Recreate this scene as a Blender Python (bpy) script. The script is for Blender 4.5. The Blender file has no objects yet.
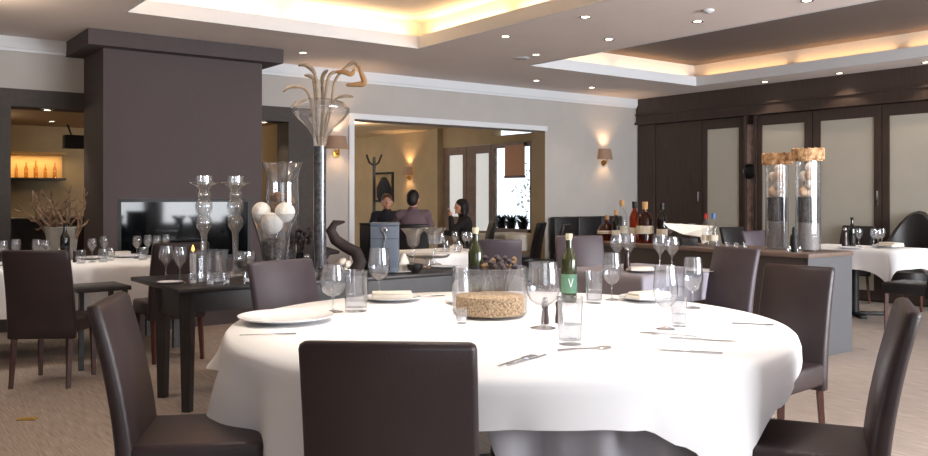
import bpy, bmesh, math, random
from mathutils import Vector, Matrix
random.seed(7)
bpy.context.scene.cycles.transparent_max_bounces = 48
C = bpy.context.scene.collection
PI = math.pi
# ---------------------------------------------------------------- survey of the room
HC, FPX, CX, HY = 1.30, 849.0, 464.0, 197.0       # eye height, focal length in pixels, principal column, horizon row
FW = (0.5985, 0.8011)                              # view direction on the floor plan (x along the back wall, y away)
RT = (0.8011, -0.5985)
def P(lat, d):                                     # lateral offset and depth -> floor plan point
    return (FW[0]*d + RT[0]*lat, FW[1]*d + RT[1]*lat)
def U(u, d):
    return P((u-CX)*d/FPX, d)
def G(u, v, z):                                    # point of the plane z that a pixel looks at
    return U(u, (HC-z)*FPX/(v-HY))
def BY(u, y):                                      # along the sight line of column u, where it crosses the plan line y
    return U(u, y/(FW[1]+RT[1]*(u-CX)/FPX))
def BX(u, x):
    return U(u, x/(FW[0]+RT[0]*(u-CX)/FPX))
def head(l, d):                                    # rotation about z so that local +Y faces (lateral, depth)
    w = P(l, d); return math.atan2(-w[0], w[1])

# ---------------------------------------------------------------- materials
def lin(c):
    return tuple(((x/255)/12.92 if x/255 <= 0.04045 else ((x/255+0.055)/1.055)**2.4) for x in c)
MATS = {}
def mat(name, rgb, rough=.5, metal=0, noise=0, nscale=8, bump=0, bscale=60, stretch=(1,1,1), emit=None, estr=0, coat=0, rgb2=None, sheen=0, coord='Object'):
    if name in MATS: return MATS[name]
    m = bpy.data.materials.new(name); m.use_nodes = True
    nt = m.node_tree; b = nt.nodes['Principled BSDF']
    c = lin(rgb)
    b.inputs['Base Color'].default_value = (*c, 1)
    b.inputs['Roughness'].default_value = rough; b.inputs['Metallic'].default_value = metal
    b.inputs['Coat Weight'].default_value = coat; b.inputs['Coat Roughness'].default_value = .15
    b.inputs['Sheen Weight'].default_value = sheen
    if emit:
        b.inputs['Emission Color'].default_value = (*lin(emit), 1); b.inputs['Emission Strength'].default_value = estr
    if noise or bump or rgb2:
        tc = nt.nodes.new('ShaderNodeTexCoord'); mp = nt.nodes.new('ShaderNodeMapping')
        nt.links.new(tc.outputs[coord], mp.inputs['Vector']); mp.inputs['Scale'].default_value = stretch
    if noise or rgb2:
        n = nt.nodes.new('ShaderNodeTexNoise'); n.inputs['Scale'].default_value = nscale; n.inputs['Detail'].default_value = 5
        nt.links.new(mp.outputs[0], n.inputs['Vector'])
        r = nt.nodes.new('ShaderNodeValToRGB')
        r.color_ramp.elements[0].position = .35; r.color_ramp.elements[1].position = .65
        c2 = lin(rgb2) if rgb2 else tuple(min(1, x*(1+noise)) for x in c)
        c1 = c if rgb2 else tuple(x*(1-noise) for x in c)
        r.color_ramp.elements[0].color = (*c1, 1); r.color_ramp.elements[1].color = (*c2, 1)
        nt.links.new(n.outputs['Fac'], r.inputs['Fac']); nt.links.new(r.outputs['Color'], b.inputs['Base Color'])
    if bump:
        n2 = nt.nodes.new('ShaderNodeTexNoise'); n2.inputs['Scale'].default_value = bscale; n2.inputs['Detail'].default_value = 3
        nt.links.new(mp.outputs[0], n2.inputs['Vector'])
        bp = nt.nodes.new('ShaderNodeBump'); bp.inputs['Strength'].default_value = bump; bp.inputs['Distance'].default_value = .01
        nt.links.new(n2.outputs['Fac'], bp.inputs['Height']); nt.links.new(bp.outputs['Normal'], b.inputs['Normal'])
    MATS[name] = m
    return m
def glassmat(name, tint=(252, 253, 254), edge=(196, 204, 208), rough=.03, base=.05, top=.75, lit_haze=.05):
    """thin blown glass: see-through in the middle, more mirror-like towards the outline"""
    m = bpy.data.materials.new(name); m.use_nodes = True; nt = m.node_tree; nt.nodes.clear()
    N = nt.nodes.new; Lk = nt.links.new
    out = N('ShaderNodeOutputMaterial'); mx = N('ShaderNodeMixShader'); mk = N('ShaderNodeMixShader')
    tr = N('ShaderNodeBsdfTransparent'); gl = N('ShaderNodeBsdfGlossy'); df = N('ShaderNodeBsdfTranslucent')
    lw = N('ShaderNodeLayerWeight'); lw.inputs['Blend'].default_value = .5
    rp = N('ShaderNodeValToRGB'); pw = N('ShaderNodeMath'); pw.operation = 'POWER'; pw.inputs[1].default_value = 3.2
    ma = N('ShaderNodeMath'); ma.operation = 'MULTIPLY_ADD'; ma.inputs[1].default_value = top-base; ma.inputs[2].default_value = base
    rp.color_ramp.elements[0].position = .68; rp.color_ramp.elements[0].color = (*lin(tint), 1)
    rp.color_ramp.elements[1].position = 1; rp.color_ramp.elements[1].color = (*lin(edge), 1)
    gl.inputs['Roughness'].default_value = rough; df.inputs['Color'].default_value = (.9, .92, .94, 1); mk.inputs[0].default_value = lit_haze  # whitish share put in for the lit look of the glass
    Lk(lw.outputs['Facing'], rp.inputs['Fac']); Lk(rp.outputs['Color'], tr.inputs['Color']); Lk(lw.outputs['Facing'], pw.inputs[0]); Lk(pw.outputs[0], ma.inputs[0])
    Lk(ma.outputs[0], mx.inputs[0]); Lk(tr.outputs[0], mk.inputs[1]); Lk(df.outputs[0], mk.inputs[2])
    Lk(mk.outputs[0], mx.inputs[1]); Lk(gl.outputs[0], mx.inputs[2])
    Lk(mx.outputs[0], out.inputs['Surface']); MATS[name] = m
    return m

# ---------------------------------------------------------------- mesh building
class MB:
    def __init__(s): s.bm = bmesh.new()
    def _xf(s, vs, loc, rot=None):
        if rot: bmesh.ops.rotate(s.bm, verts=vs, cent=(0, 0, 0), matrix=rot if isinstance(rot, Matrix) else Matrix.Rotation(rot, 3, 'Z'))
        bmesh.ops.translate(s.bm, verts=vs, vec=loc)
    def box(s, loc, size, rot=None, bev=0, seg=2):
        r = bmesh.ops.create_cube(s.bm, size=1); vs = r['verts']
        bmesh.ops.scale(s.bm, verts=vs, vec=size)
        if bev:
            es = list({e for v in vs for e in v.link_edges})
            rr = bmesh.ops.bevel(s.bm, geom=es, offset=bev, segments=seg, affect='EDGES', profile=.5)
            vs = list({v for f in rr['faces'] for v in f.verts} | {v for v in vs if v.is_valid})
        s._xf(vs, loc, rot); return s
    def b2(s, x0, x1, y0, y1, z0, z1, bev=0):
        return s.box(((x0+x1)/2, (y0+y1)/2, (z0+z1)/2), (x1-x0, y1-y0, z1-z0), None, bev)
    def lathe(s, prof, seg=24, loc=(0, 0, 0), rot=None, sx=1, sy=1):
        rings, vs = [], []
        for r, z in prof:
            if r < 1e-5:
                v = s.bm.verts.new((0, 0, z)); rings.append([v]); vs.append(v)
            else:
                ring = [s.bm.verts.new((r*sx*math.cos(2*PI*i/seg), r*sy*math.sin(2*PI*i/seg), z)) for i in range(seg)]
                rings.append(ring); vs += ring
        for a, b in zip(rings, rings[1:]):
            if len(a) == 1 and len(b) == 1: continue
            for i in range(seg):
                j = (i+1) % seg
                if len(a) == 1: s.bm.faces.new((a[0], b[j], b[i]))
                elif len(b) == 1: s.bm.faces.new((a[i], a[j], b[0]))
                else: s.bm.faces.new((a[i], a[j], b[j], b[i]))
        s._xf(vs, loc, rot); return s
    def tube(s, pts, rad, seg=8, cap=True):
        pts = [Vector(p) for p in pts]; n = len(pts)
        if not hasattr(rad, '__len__'): rad = [rad]*n
        up = Vector((0, 0, 1)); rings = []; px = None
        for i, p in enumerate(pts):
            t = (pts[min(i+1, n-1)]-pts[max(i-1, 0)]).normalized()
            a = px if px else (Vector((1, 0, 0)) if abs(t.dot(up)) > .9 else up.cross(t))
            a = (a - t*a.dot(t)).normalized(); b = t.cross(a); px = a
            rings.append([s.bm.verts.new(p+(a*math.cos(2*PI*k/seg)+b*math.sin(2*PI*k/seg))*rad[i]) for k in range(seg)])
        for a, b in zip(rings, rings[1:]):
            for k in range(seg):
                j = (k+1) % seg; s.bm.faces.new((a[k], a[j], b[j], b[k]))
        if cap:
            s.bm.faces.new(rings[0][::-1]); s.bm.faces.new(rings[-1])
        return s
    def ball(s, loc, r, seg=12, rot=None):
        if not hasattr(r, '__len__'): r = (r, r, r)
        q = bmesh.ops.create_uvsphere(s.bm, u_segments=seg, v_segments=max(6, seg*2//3), radius=1); vs = q['verts']
        bmesh.ops.scale(s.bm, verts=vs, vec=r); s._xf(vs, loc, rot); return s
    def capsule(s, a, b, ra, rb, seg=12):
        s.tube([a, b], [ra, rb], seg); s.ball(a, ra, seg); s.ball(b, rb, seg); return s
    def frame(s, x0, x1, z0, z1, y0, y1, w):           # rectangular frame in the xz plane
        s.b2(x0, x1, y0, y1, z1-w, z1); s.b2(x0, x1, y0, y1, z0, z0+w)
        s.b2(x0, x0+w, y0, y1, z0+w, z1-w); s.b2(x1-w, x1, y0, y1, z0+w, z1-w); return s
    def poly(s, pts, th, axis='z'):                     # thin extruded outline
        vs = [s.bm.verts.new(p) for p in pts]; f = s.bm.faces.new(vs)
        r = bmesh.ops.extrude_face_region(s.bm, geom=[f])
        nv = [g for g in r['geom'] if isinstance(g, bmesh.types.BMVert)]
        bmesh.ops.translate(s.bm, verts=nv, vec={'z': (0, 0, th), 'y': (0, th, 0), 'x': (th, 0, 0)}[axis]); return s
    def rot(s, m, cent=(0, 0, 0)):
        bmesh.ops.rotate(s.bm, verts=s.bm.verts[:], cent=cent, matrix=m); return s
    def mesh(s, name, m, smooth=True, ang=40):
        bmesh.ops.recalc_face_normals(s.bm, faces=s.bm.faces[:])
        me = bpy.data.meshes.new(name); s.bm.to_mesh(me); s.bm.free()
        me.materials.append(m)
        if smooth:
            me.shade_smooth()
            try: me.set_sharp_from_angle(angle=math.radians(ang))
            except Exception: pass
        return me
    def obj(s, name, m, parent=None, smooth=True, ang=40):
        o = bpy.data.objects.new(name, s.mesh(name, m, smooth, ang)); C.objects.link(o)
        if parent: o.parent = parent
        return o
def tag(o, label, cat, group=None, kind=None):
    o['label'] = label; o['category'] = cat
    if group: o['group'] = group
    if kind: o['kind'] = kind
    return o
def thing(name, label, cat, loc=(0, 0, 0), rz=0, group=None, sc=1):
    o = bpy.data.objects.new(name, None); C.objects.link(o); o.empty_display_size = .05
    o.location = loc if len(loc) == 3 else (*loc, 0); o.rotation_euler = (0, 0, rz); o.scale = sc if hasattr(sc, '__len__') else (sc, sc, sc)
    return tag(o, label, cat, group)
def struct(o, label=None):
    o['kind'] = 'structure'
    if label: o['label'] = label
    return o
PROTO = {}
def put(kind, build, label, cat, loc, rz=0, group=None, sc=1, name=None):
    """one of a kind: the first is built with its parts, the later ones are copies of the thing and of each part"""
    if kind not in PROTO:
        r = thing(name or kind, label, cat, loc, rz, group, sc); build(r); PROTO[kind] = r; return r
    src = PROTO[kind]
    r = src.copy(); C.objects.link(r)
    r.location = loc if len(loc) == 3 else (*loc, 0); r.rotation_euler = (0, 0, rz); r.scale = sc if hasattr(sc, '__len__') else (sc, sc, sc)
    for k in ('group',):
        if k in r: del r[k]
    tag(r, label, cat, group)
    for ch in src.children:
        c = ch.copy(); C.objects.link(c); c.parent = r
        for g in ch.children:
            d = g.copy(); C.objects.link(d); d.parent = c
    return r

# ---------------------------------------------------------------- palette
leather = mat('brown_leather', (49, 37, 38), .40, noise=.12, nscale=5, bump=.15, bscale=180)
leather_b = mat('mauve_leather', (78, 69, 76), .45, noise=.1, nscale=5, bump=.1, bscale=180)
leather_d = mat('black_leather', (30, 27, 29), .45, bump=.1, bscale=150)
legwood = mat('red_brown_wood', (72, 34, 24), .45, noise=.25, nscale=14, stretch=(8, 8, 1))
darkwood = mat('dark_stained_wood', (40, 35, 36), .38, noise=.3, nscale=6, stretch=(1, 12, 1), bump=.05, bscale=40)
wallwood = mat('wenge_panelling', (62, 49, 43), .5, noise=.22, nscale=5, stretch=(10, 10, .6))
topwood = mat('oak_top', (104, 86, 76), .5, noise=.2, nscale=5, stretch=(8, 1, 1))
linen = mat('white_linen', (240, 240, 242), .85, bump=.06, bscale=300)
linen_g = mat('grey_linen', (150, 146, 156), .85, bump=.06, bscale=300)
napkin_m = mat('cream_napkin', (232, 224, 212), .9, bump=.1, bscale=200)
china = mat('white_china', (240, 240, 242), .18, coat=.4)
steel = mat('polished_steel', (190, 190, 195), .18, 1)
silver = mat('bright_silver', (215, 218, 222), .12, 1)
iron = mat('black_iron', (22, 22, 24), .5, .3)
plaster = mat('grey_white_plaster', (172, 167, 163), .85, noise=.03, nscale=3)
plaster_w = mat('white_paint', (208, 210, 214), .6)
ceil_m = mat('ceiling_paint', (222, 211, 206), .85, noise=.02, nscale=2)
cove_m = mat('cove_paint', (216, 208, 198), .8)
taupe = mat('taupe_paint', (112, 98, 92), .8)
beige = mat('ochre_plaster', (166, 146, 114), .85, noise=.05, nscale=3)
brownfab = mat('brown_woven_wallcovering', (76, 67, 68), .8, noise=.18, nscale=160, bump=.3, bscale=220)
darktrim = mat('dark_brown_render', (58, 51, 47), .7, noise=.1, nscale=30)
frost = mat('frosted_glass_sheet', (172, 167, 157), .28, noise=.03, nscale=2, emit=(196, 188, 168), estr=.07)  # faint emission puts light from behind into the sheet
glass = glassmat('clear_glass')
glass_n = glassmat('bright_thin_glass', (252, 253, 255), (74, 80, 88), lit_haze=.05, base=.10, rough=.05)
crystal = glassmat('cut_crystal', (246, 248, 250), (150, 158, 164), lit_haze=.13, base=.2, top=.85, rough=.06)
glass_g = glassmat('green_bottle_glass', (64, 84, 40), (14, 22, 12), lit_haze=.01)
glass_dk = glassmat('smoked_glass', (120, 122, 126), (40, 42, 46), lit_haze=.01)
glass_a = glassmat('amber_glass', (206, 116, 44), (90, 36, 10), lit_haze=.01)
olive = mat('olive_glass', (46, 50, 22), .08, coat=.5)
blackglass = mat('black_bottle_glass', (16, 18, 16), .08, coat=.6)
shade_m = mat('taupe_lampshade', (136, 114, 98), .8, emit=(255, 170, 110), estr=.06)
brass = mat('brass', (170, 130, 60), .3, 1)
skin = mat('skin', (206, 148, 120), .55)
hair_m = mat('dark_hair', (30, 23, 22), .6, bump=.4, bscale=90)
hair_r = mat('auburn_hair', (92, 52, 34), .6, bump=.4, bscale=90)
pebble = mat('dark_pebbles', (50, 45, 43), .6, rgb2=(112, 104, 98), nscale=55, bump=.8, bscale=60)
grain = mat('brown_grain', (118, 94, 70), .9, rgb2=(196, 172, 142), nscale=110, bump=.6, bscale=260)
cream = mat('cream_shell', (232, 220, 204), .6, noise=.12, nscale=30, bump=.2, bscale=80)
rope_m = mat('twisted_rope', (222, 182, 138), .85, rgb2=(140, 100, 66), nscale=22)
driftwood = mat('pale_dried_wood', (150, 134, 114), .8, noise=.25, nscale=20)
darkdry = mat('dark_dried_wood', (52, 40, 38), .75, noise=.3, nscale=20)
# ================================================================ THE ROOM
XR, YB, ZC = 10.34, 9.2, 2.85
XL, YF = -2.6, -2.6
carpet = mat('streaked_carpet', (142, 128, 118), .95, rgb2=(182, 168, 158), nscale=9, stretch=(26, .6, 1), bump=.3, bscale=90)
struct(MB().b2(XL-.2, 14, YF-.2, 19, -.1, 0).obj('floor', carpet, smooth=False))
# ceiling slab with two tray recesses
R1 = (1.98, 4.92, 3.2, 7.38); R2 = (6.6, 9.68, .6, 7.55)
def ceiling():
    xs = [XL, R1[0], R1[1], R2[0], R2[1], XR+.3]
    m = MB(); z0, z1 = ZC, ZC+.12
    m.b2(XL, R1[0], YF, YB, z0, z1); m.b2(R1[1], R2[0], YF, YB, z0, z1); m.b2(R2[1], XR+.2, YF, YB, z0, z1)
    m.b2(R1[0], R1[1], YF, R1[2], z0, z1); m.b2(R1[0], R1[1], R1[3], YB, z0, z1)
    m.b2(R2[0], R2[1], YF, R2[2], z0, z1); m.b2(R2[0], R2[1], R2[3], YB, z0, z1)
    return m.obj('ceiling', ceil_m, smooth=False)
struct(ceiling())
def tray(n, R, inner, top):
    s, zt, z0 = .13, ZC+.31, ZC+.12
    x0, x1, y0, y1 = R[0]-s, R[1]+s, R[2]-s, R[3]+s
    o = MB()
    for a in ((x0-.05, x0, y0, y1), (x1, x1+.05, y0, y1), (x0, x1, y0-.05, y0), (x0, x1, y1, y1+.05)): o.b2(*a, z0, zt)
    struct(o.obj('trim_%d' % n, inner, smooth=False))
    struct(MB().b2(x0-.05, x1+.05, y0-.05, y1+.05, zt, zt+.05).obj('ceiling', top, smooth=False))
    l = MB(); w = .012                                   # pale lip lining the edge of the recess
    for a in ((R[0]-w, R[0]+w, R[2], R[3]), (R[1]-w, R[1]+w, R[2], R[3]), (R[0], R[1], R[2]-w, R[2]+w), (R[0], R[1], R[3]-w, R[3]+w)): l.b2(*a, ZC-.004, ZC+.125)
    struct(l.obj('trim_%d' % (n+1), plaster_w, smooth=False))
tray(1, R1, cove_m, cove_m); tray(3, R2, cove_m, taupe)
def strip(R, power, col):
    def lamp(x, y, lx, ly):
        L = bpy.data.lights.new('cove_strip', 'AREA'); L.shape = 'RECTANGLE'; L.size = lx; L.size_y = ly
        L.energy = power*max(lx, ly); L.color = col
        o = bpy.data.objects.new('cove_strip_light', L); C.objects.link(o); o.location = (x, y, ZC+.128); o.rotation_euler = (PI, 0, 0)
    o = .07; n = 3
    def runs(a, b, seg):
        k = max(1, round((b-a)/seg)); w = (b-a)/k
        return [(a+w*(i+.5), w-.14) for i in range(k)]
    for c, w in runs(R[0], R[1], 1.5): lamp(c, R[3]+o, w, .06); lamp(c, R[2]-o, w, .06)
    for c, w in runs(R[2], R[3], 1.4): lamp(R[1]+o, c, .06, w); lamp(R[0]-o, c, .06, w)
strip(R1, 4.6, (1, .66, .34)); strip(R2, 1.7, (1, .58, .26))
# back wall with its openings
OX0, OX1, OZ = 5.17, 8.35, 2.26
LZ0, LZ1 = 2.18, 2.35
w = MB()
w.b2(XL, 4.62, YB, YB+.3, LZ1, ZC); w.b2(4.62, OX0, YB, YB+.3, 0, ZC)
w.b2(OX0, OX1, YB, YB+.3, OZ, ZC); w.b2(OX1, XR+.2, YB, YB+.3, 0, ZC)
struct(w.obj('wall_back', plaster, smooth=False))
d = MB(); d.b2(XL, 4.62, YB-.02, YB+.3, LZ0, LZ1); d.b2(XL, 1.40, YB-.02, YB+.3, 0, LZ0); d.b2(4.30, 4.62, YB-.02, YB+.3, 0, LZ0)
struct(d.obj('trim_5', darktrim, smooth=False))
struct(MB().b2(XL, XR, YB-.05, YB, ZC-.11, ZC-.001).b2(XL, XR, YB-.03, YB, ZC-.14, ZC-.11).obj('trim_6', plaster_w, smooth=False))
f = MB(); f.b2(OX0-.07, OX0, YB-.03, YB, 0, OZ+.07).b2(OX0, OX1+.02, YB-.03, YB, OZ, OZ+.07)
struct(f.obj('trim_7', plaster_w, smooth=False))
struct(MB().b2(OX1+.02, XR-.1, YB-.02, YB, 0, .1).obj('baseboard_back', plaster_w, smooth=False))
# left and window walls (behind and beside the camera)
struct(MB().b2(XL-.2, XL, YF, 14, 0, 3.3).obj('wall_left', plaster, smooth=False))
fr = MB(); WX = [(-1.8, 1.4), (3.9, 5.7), (6.0, 7.8), (8.1, 9.9)]; zz = (.65, 2.6)  # first opening is added as fill light for the left side
fr.b2(XL, XR+.2, YF-.2, YF, 0, zz[0]); fr.b2(XL, XR+.2, YF-.2, YF, zz[1], ZC)
ed = [XL]+[e for p in WX for e in p]+[XR+.2]
for i in range(0, len(ed), 2): fr.b2(ed[i], ed[i+1], YF-.2, YF, zz[0], zz[1])
struct(fr.obj('wall_front', plaster, smooth=False))
for i, (a, b) in enumerate(WX):
    m = MB().frame(a, b, zz[0], zz[1], YF-.12, YF-.06, .06); m.b2((a+b)/2-.03, (a+b)/2+.03, YF-.12, YF-.06, zz[0]+.06, zz[1]-.06)
    struct(m.obj('window_%d' % (i+1), darktrim, smooth=False))
# right wall: dark panelling with sliding frosted doors
struct(MB().b2(XR+.06, XR+.26, YF, YB, 0, ZC).obj('wall_right', wallwood, smooth=False))
h = MB(); h.b2(XR-.06, XR+.06, YF, YB-.02, 2.44, ZC-.001); h.b2(XR-.10, XR-.06, YF, YB-.02, 2.44, 2.475); h.b2(XR-.085, XR-.06, YF, YB-.02, 2.585, 2.61)
struct(h.obj('trim_8', wallwood, smooth=False))
p = MB(); p.b2(XR-.02, XR+.06, 8.85, YB-.02, 0, 2.44); p.b2(XR-.02, XR+.06, 7.03, 7.07, 0, 2.44); p.b2(XR-.02, XR+.06, 7.2, 7.24, 0, 2.44)
struct(p.obj('trim_9', wallwood, smooth=False))
def slide_door(n, y0, y1, g0=None, g1=None, hy=None):
    m = MB()
    if g0 is None:
        m.b2(XR, XR+.05, y0, y1, .02, 2.43); o = struct(m.obj('door_%d' % n, wallwood, smooth=False), 'dark wood door leaf in the panelled wall')
    else:
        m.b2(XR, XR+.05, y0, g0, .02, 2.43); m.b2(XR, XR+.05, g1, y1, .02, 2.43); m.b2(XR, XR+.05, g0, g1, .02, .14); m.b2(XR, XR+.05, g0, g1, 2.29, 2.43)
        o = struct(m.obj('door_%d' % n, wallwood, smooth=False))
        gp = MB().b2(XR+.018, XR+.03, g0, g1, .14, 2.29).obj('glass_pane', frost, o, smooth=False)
    if hy:
        MB().b2(XR-.012, XR, hy-.012, hy+.012, 1.2, 1.38, .004).obj('door_handle', steel, o)
slide_door(1, 7.96, 8.84, None, None, 8.02)
slide_door(2, 7.25, 7.95, 7.32, 7.87)
slide_door(3, 6.20, 7.02, 6.31, 6.95)
slide_door(4, 5.28, 6.19, 5.375, 6.085, 5.33)
slide_door(5, 4.10, 5.27, 4.22, 5.185)
slide_door(6, 2.95, 4.09, 3.06, 3.98)
slide_door(7, 1.8, 2.94, 1.9, 2.83)
struct(MB().b2(XR+.02, XR+.05, 7.07, 7.2, 0, 2.32).obj('trim_10', mat('rose_marble', (150, 128, 122), .3, noise=.4, nscale=9), smooth=False))
k = thing('wall_ornament', 'round dark ornament on the narrow rose strip between frosted doors', 'ornament', (XR, 7.135, 1.66))
MB().lathe([(0, -.03), (.05, -.03), (.1, 0), (.05, .03), (0, .03)], 16, (0, 0, 0), Matrix.Rotation(PI/2, 3, 'Y')).obj('disc', iron, k)
MB().lathe([(.085, -.01), (.1, -.035), (.11, -.01), (.1, .012), (.085, -.01)], 16, (0, 0, 0), Matrix.Rotation(PI/2, 3, 'Y')).obj('rim', iron, k)
# fireplace breast
fgl = mat('black_fire_glass', (8, 10, 13), .05); fgl.node_tree.nodes['Principled BSDF'].inputs['Specular IOR Level'].default_value = .22
fp = thing('fireplace', 'dark brown chimney breast with overhanging top and glass fire window', 'fireplace', (2.85, 8.8, 0))
MB().b2(-.79, .79, -.38, .38, 0, .68).b2(-.79, .79, -.38, .38, 1.28, ZC-.14).b2(-.79, -.66, -.38, .38, .68, 1.28).b2(.66, .79, -.38, .38, .68, 1.28).b2(-.66, .66, .1, .38, .68, 1.28).obj('chimney_breast', brownfab, fp, smooth=False)
MB().b2(-.96, .96, -.54, .39, ZC-.15, ZC-.004).obj('cornice', brownfab, fp, smooth=False)
fbx = MB().frame(-.66, .66, .68, 1.28, -.385, -.36, .03).obj('fire_window_frame', iron, fp, smooth=False)
MB().b2(-.63, .63, -.372, -.366, .71, 1.25).obj('glass_pane', fgl, fbx, smooth=False)

# ---- the bar seen through the left opening
barceil = mat('tan_ceiling', (178, 150, 118), .8)
struct(MB().b2(XL, 4.75, YB+.3, 12.6, 2.25, 2.3).obj('ceiling', barceil, smooth=False))
struct(MB().b2(XL, 4.8, 12.5, 12.65, 0, 2.3).obj('wall_bar', beige, smooth=False))
struct(MB().b2(4.66, 4.8, YB+.3, 12.5, 0, 2.6).obj('wall_partition', beige, smooth=False))
bc = thing('bar_back_counter', 'dark bar counter beyond the left opening', 'counter', (1.55, 11.6, 0))
MB().b2(-1.6, 1.3, -.3, .3, 0, 1.0).obj('counter_body', darkwood, bc, smooth=False)
MB().b2(-1.65, 1.35, -.34, .34, 1.0, 1.05, .01).obj('counter_top', leather_d, bc)
bs = thing('bar_shelf', 'lit bar shelf carrying rows of bottles beyond the left opening', 'shelf', (2.05, 12.34, 1.52))
MB().b2(-.52, .47, -.14, .14, 0, .03).obj('shelf_board', darkwood, bs, smooth=False)
MB().b2(-.52, .47, .12, .15, .03, .34).obj('back_panel', mat('gold_panel', (210, 170, 110), .6), bs, smooth=False)
MB().b2(-.52, .47, -.14, .15, .34, .37).obj('light_pelmet', mat('gold_trim', (200, 160, 96), .5), bs, smooth=False)
sp = thing('wall_speaker', 'black loudspeaker box high on the wall beyond the left opening', 'speaker', U(75, 10.6)+(1.985,))
MB().b2(-.13, .13, -.09, .09, -.08, .085, .01).obj('cabinet', iron, sp); MB().b2(-.11, .11, -.1, -.09, -.06, .065).obj('grille', leather_d, sp, smooth=False)
MB().tube([(0, .09, .02), (0, .4, .24)], .012).obj('bracket', iron, sp)
def barbottle(r):
    MB().lathe([(0, 0), (.035, 0), (.036, .17), (.014, .23), (.013, .29), (0, .29)], 10).obj('bottle_body', MATS['bar_glass'] if 'bar_glass' in MATS else glassmat('bar_glass', (236, 206, 150), (150, 110, 60), lit_haze=.1), r)
for i in range(8):
    put('bar_bottle', barbottle, 'amber bottle in the row on the lit bar shelf', 'bottle', (1.60+i*.115, 12.34, 1.552), 0, 'bottles on the lit bar shelf', .62+.15*((i*7) % 3)/2)

# ---- the second room seen through the wide opening
Z2 = 2.55
struct(MB().b2(4.8, 9.2, YB+.3, 18, Z2, Z2+.1).obj('ceiling', mat('pale_ceiling', (206, 188, 158), .8), smooth=False))
struct(MB().b2(4.8, 9.2, 17.9, 18.05, 0, Z2).obj('wall_far', beige, smooth=False))
w = MB(); X2 = 9.0
w.b2(X2, X2+.2, YB+.3, 10.2, 0, Z2); w.b2(X2, X2+.2, 10.2, 11.25, 2.2, 2.33); w.b2(X2, X2+.2, 10.2, 11.25, 2.46, Z2); w.b2(X2, X2+.2, 10.2, 11.25, 0, .72); w.b2(X2, X2+.2, 11.25, 12.66, 2.2, Z2); w.b2(X2, X2+.2, 12.66, 18, 0, Z2)
w.b2(X2-.12, X2, 12.7, 13.0, 0, Z2)
struct(w.obj('wall_side', beige, smooth=False))
struct(MB().b2(OX1-.003, OX1+.003, YB+.002, YB+.298, 0, OZ).b2(OX0, OX1, YB+.301, YB+.305, OZ, Z2).b2(OX1, X2, YB+.301, YB+.305, 0, Z2).obj('trim_11', beige, smooth=False))
dframe = mat('brown_door_frame', (104, 76, 56), .5, noise=.15, nscale=8)
pale_pane = mat('sand_blasted_pane', (226, 228, 226), .5, emit=(230, 236, 238), estr=.4)  # pane is made to glow by emission, no lamp behind it
for n, (y0, y1, g0, g1, z0, z1) in ((8, (11.95, 12.65, 12.06, 12.48, .95, 2.05)), (9, (11.26, 11.94, 11.32, 11.70, .72, 2.05))):
    m = MB(); m.b2(X2-.02, X2+.04, y0, g0, .02, 2.19); m.b2(X2-.02, X2+.04, g1, y1, .02, 2.19); m.b2(X2-.02, X2+.04, g0, g1, .02, z0); m.b2(X2-.02, X2+.04, g0, g1, z1, 2.19)
    o = struct(m.obj('door_%d' % n, dframe, smooth=False)); MB().b2(X2, X2+.012, g0, g1, z0, z1).obj('glass_pane', pale_pane, o, smooth=False)
m = MB(); m.b2(X2-.02, X2+.06, 10.2, 10.26, .72, 2.2); m.b2(X2-.02, X2+.06, 11.19, 11.25, .72, 2.2); m.b2(X2-.02, X2+.06, 10.26, 11.19, 2.12, 2.2); m.b2(X2-.06, X2+.06, 10.26, 11.19, .72, .78)
wn = struct(m.obj('window_5', dframe, smooth=False)); MB().b2(X2+.02, X2+.026, 10.26, 11.19, .78, 2.12).obj('glass_pane', glass, wn, smooth=False)
bl = thing('roman_blind', 'brown roman blind half drawn over the bright window', 'blind', (X2-.05, 10.6, 2.17))
MB().b2(-.012, .012, -.24, .24, -.52, -.02).obj('blind_cloth', mat('rust_blind', (196, 150, 122), .8), bl, smooth=False); MB().b2(-.02, .02, -.25, .25, -.56, -.52, .006).obj('bottom_bar', dframe, bl)
MB().b2(-.02, .02, -.25, .25, -.02, .01).obj('head_rail', dframe, bl)
struct(MB().b2(9.2, 14, 9.6, 14, -.02, .02).obj('ground_outside', mat('pale_paving', (200, 196, 190), .9), smooth=False))
# ================================================================ CEILING FITTINGS
lens_m = mat('lit_lamp_lens', (255, 240, 215), .4, emit=(255, 236, 205), estr=14)
def downlight(r):
    MB().lathe([(.033, .012), (.033, 0), (.05, -.004), (.054, 0), (.054, .004)], 20).obj('trim_ring', silver, r)
    MB().lathe([(0, .001), (.034, .001), (.034, .004), (0, .004)], 20).obj('lamp_lens', lens_m, r)
DL = [(303, 53, 'ceiling spotlight next to the end of the chimney cornice'), (505.5, 36.7, 'ceiling spotlight nearest the corner of the bright gold recess'),
      (536, 55, 'ceiling spotlight beside the oval ceiling vent'), (536.5, 80.7, 'ceiling spotlight nearest the crown moulding of the white wall'),
      (592, 87.7, 'ceiling spotlight between the dark recess corner and wall sconce'), (585.4, 17.3, 'topmost ceiling spotlight of the pair between the two recesses'),
      (609, 39.6, 'lower ceiling spotlight of the pair between the two recesses'), (697.5, 21.7, 'ceiling spotlight beside the small round detector'),
      (807, 1, 'ceiling spotlight at the upper edge of the picture over the recess'), (765, 82, 'ceiling spotlight above the first frosted door by the corner'),
      (839.5, 73.5, 'ceiling spotlight above the middle frosted doors'), (926, 62.5, 'ceiling spotlight above the frosted door at the picture edge')]
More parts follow.
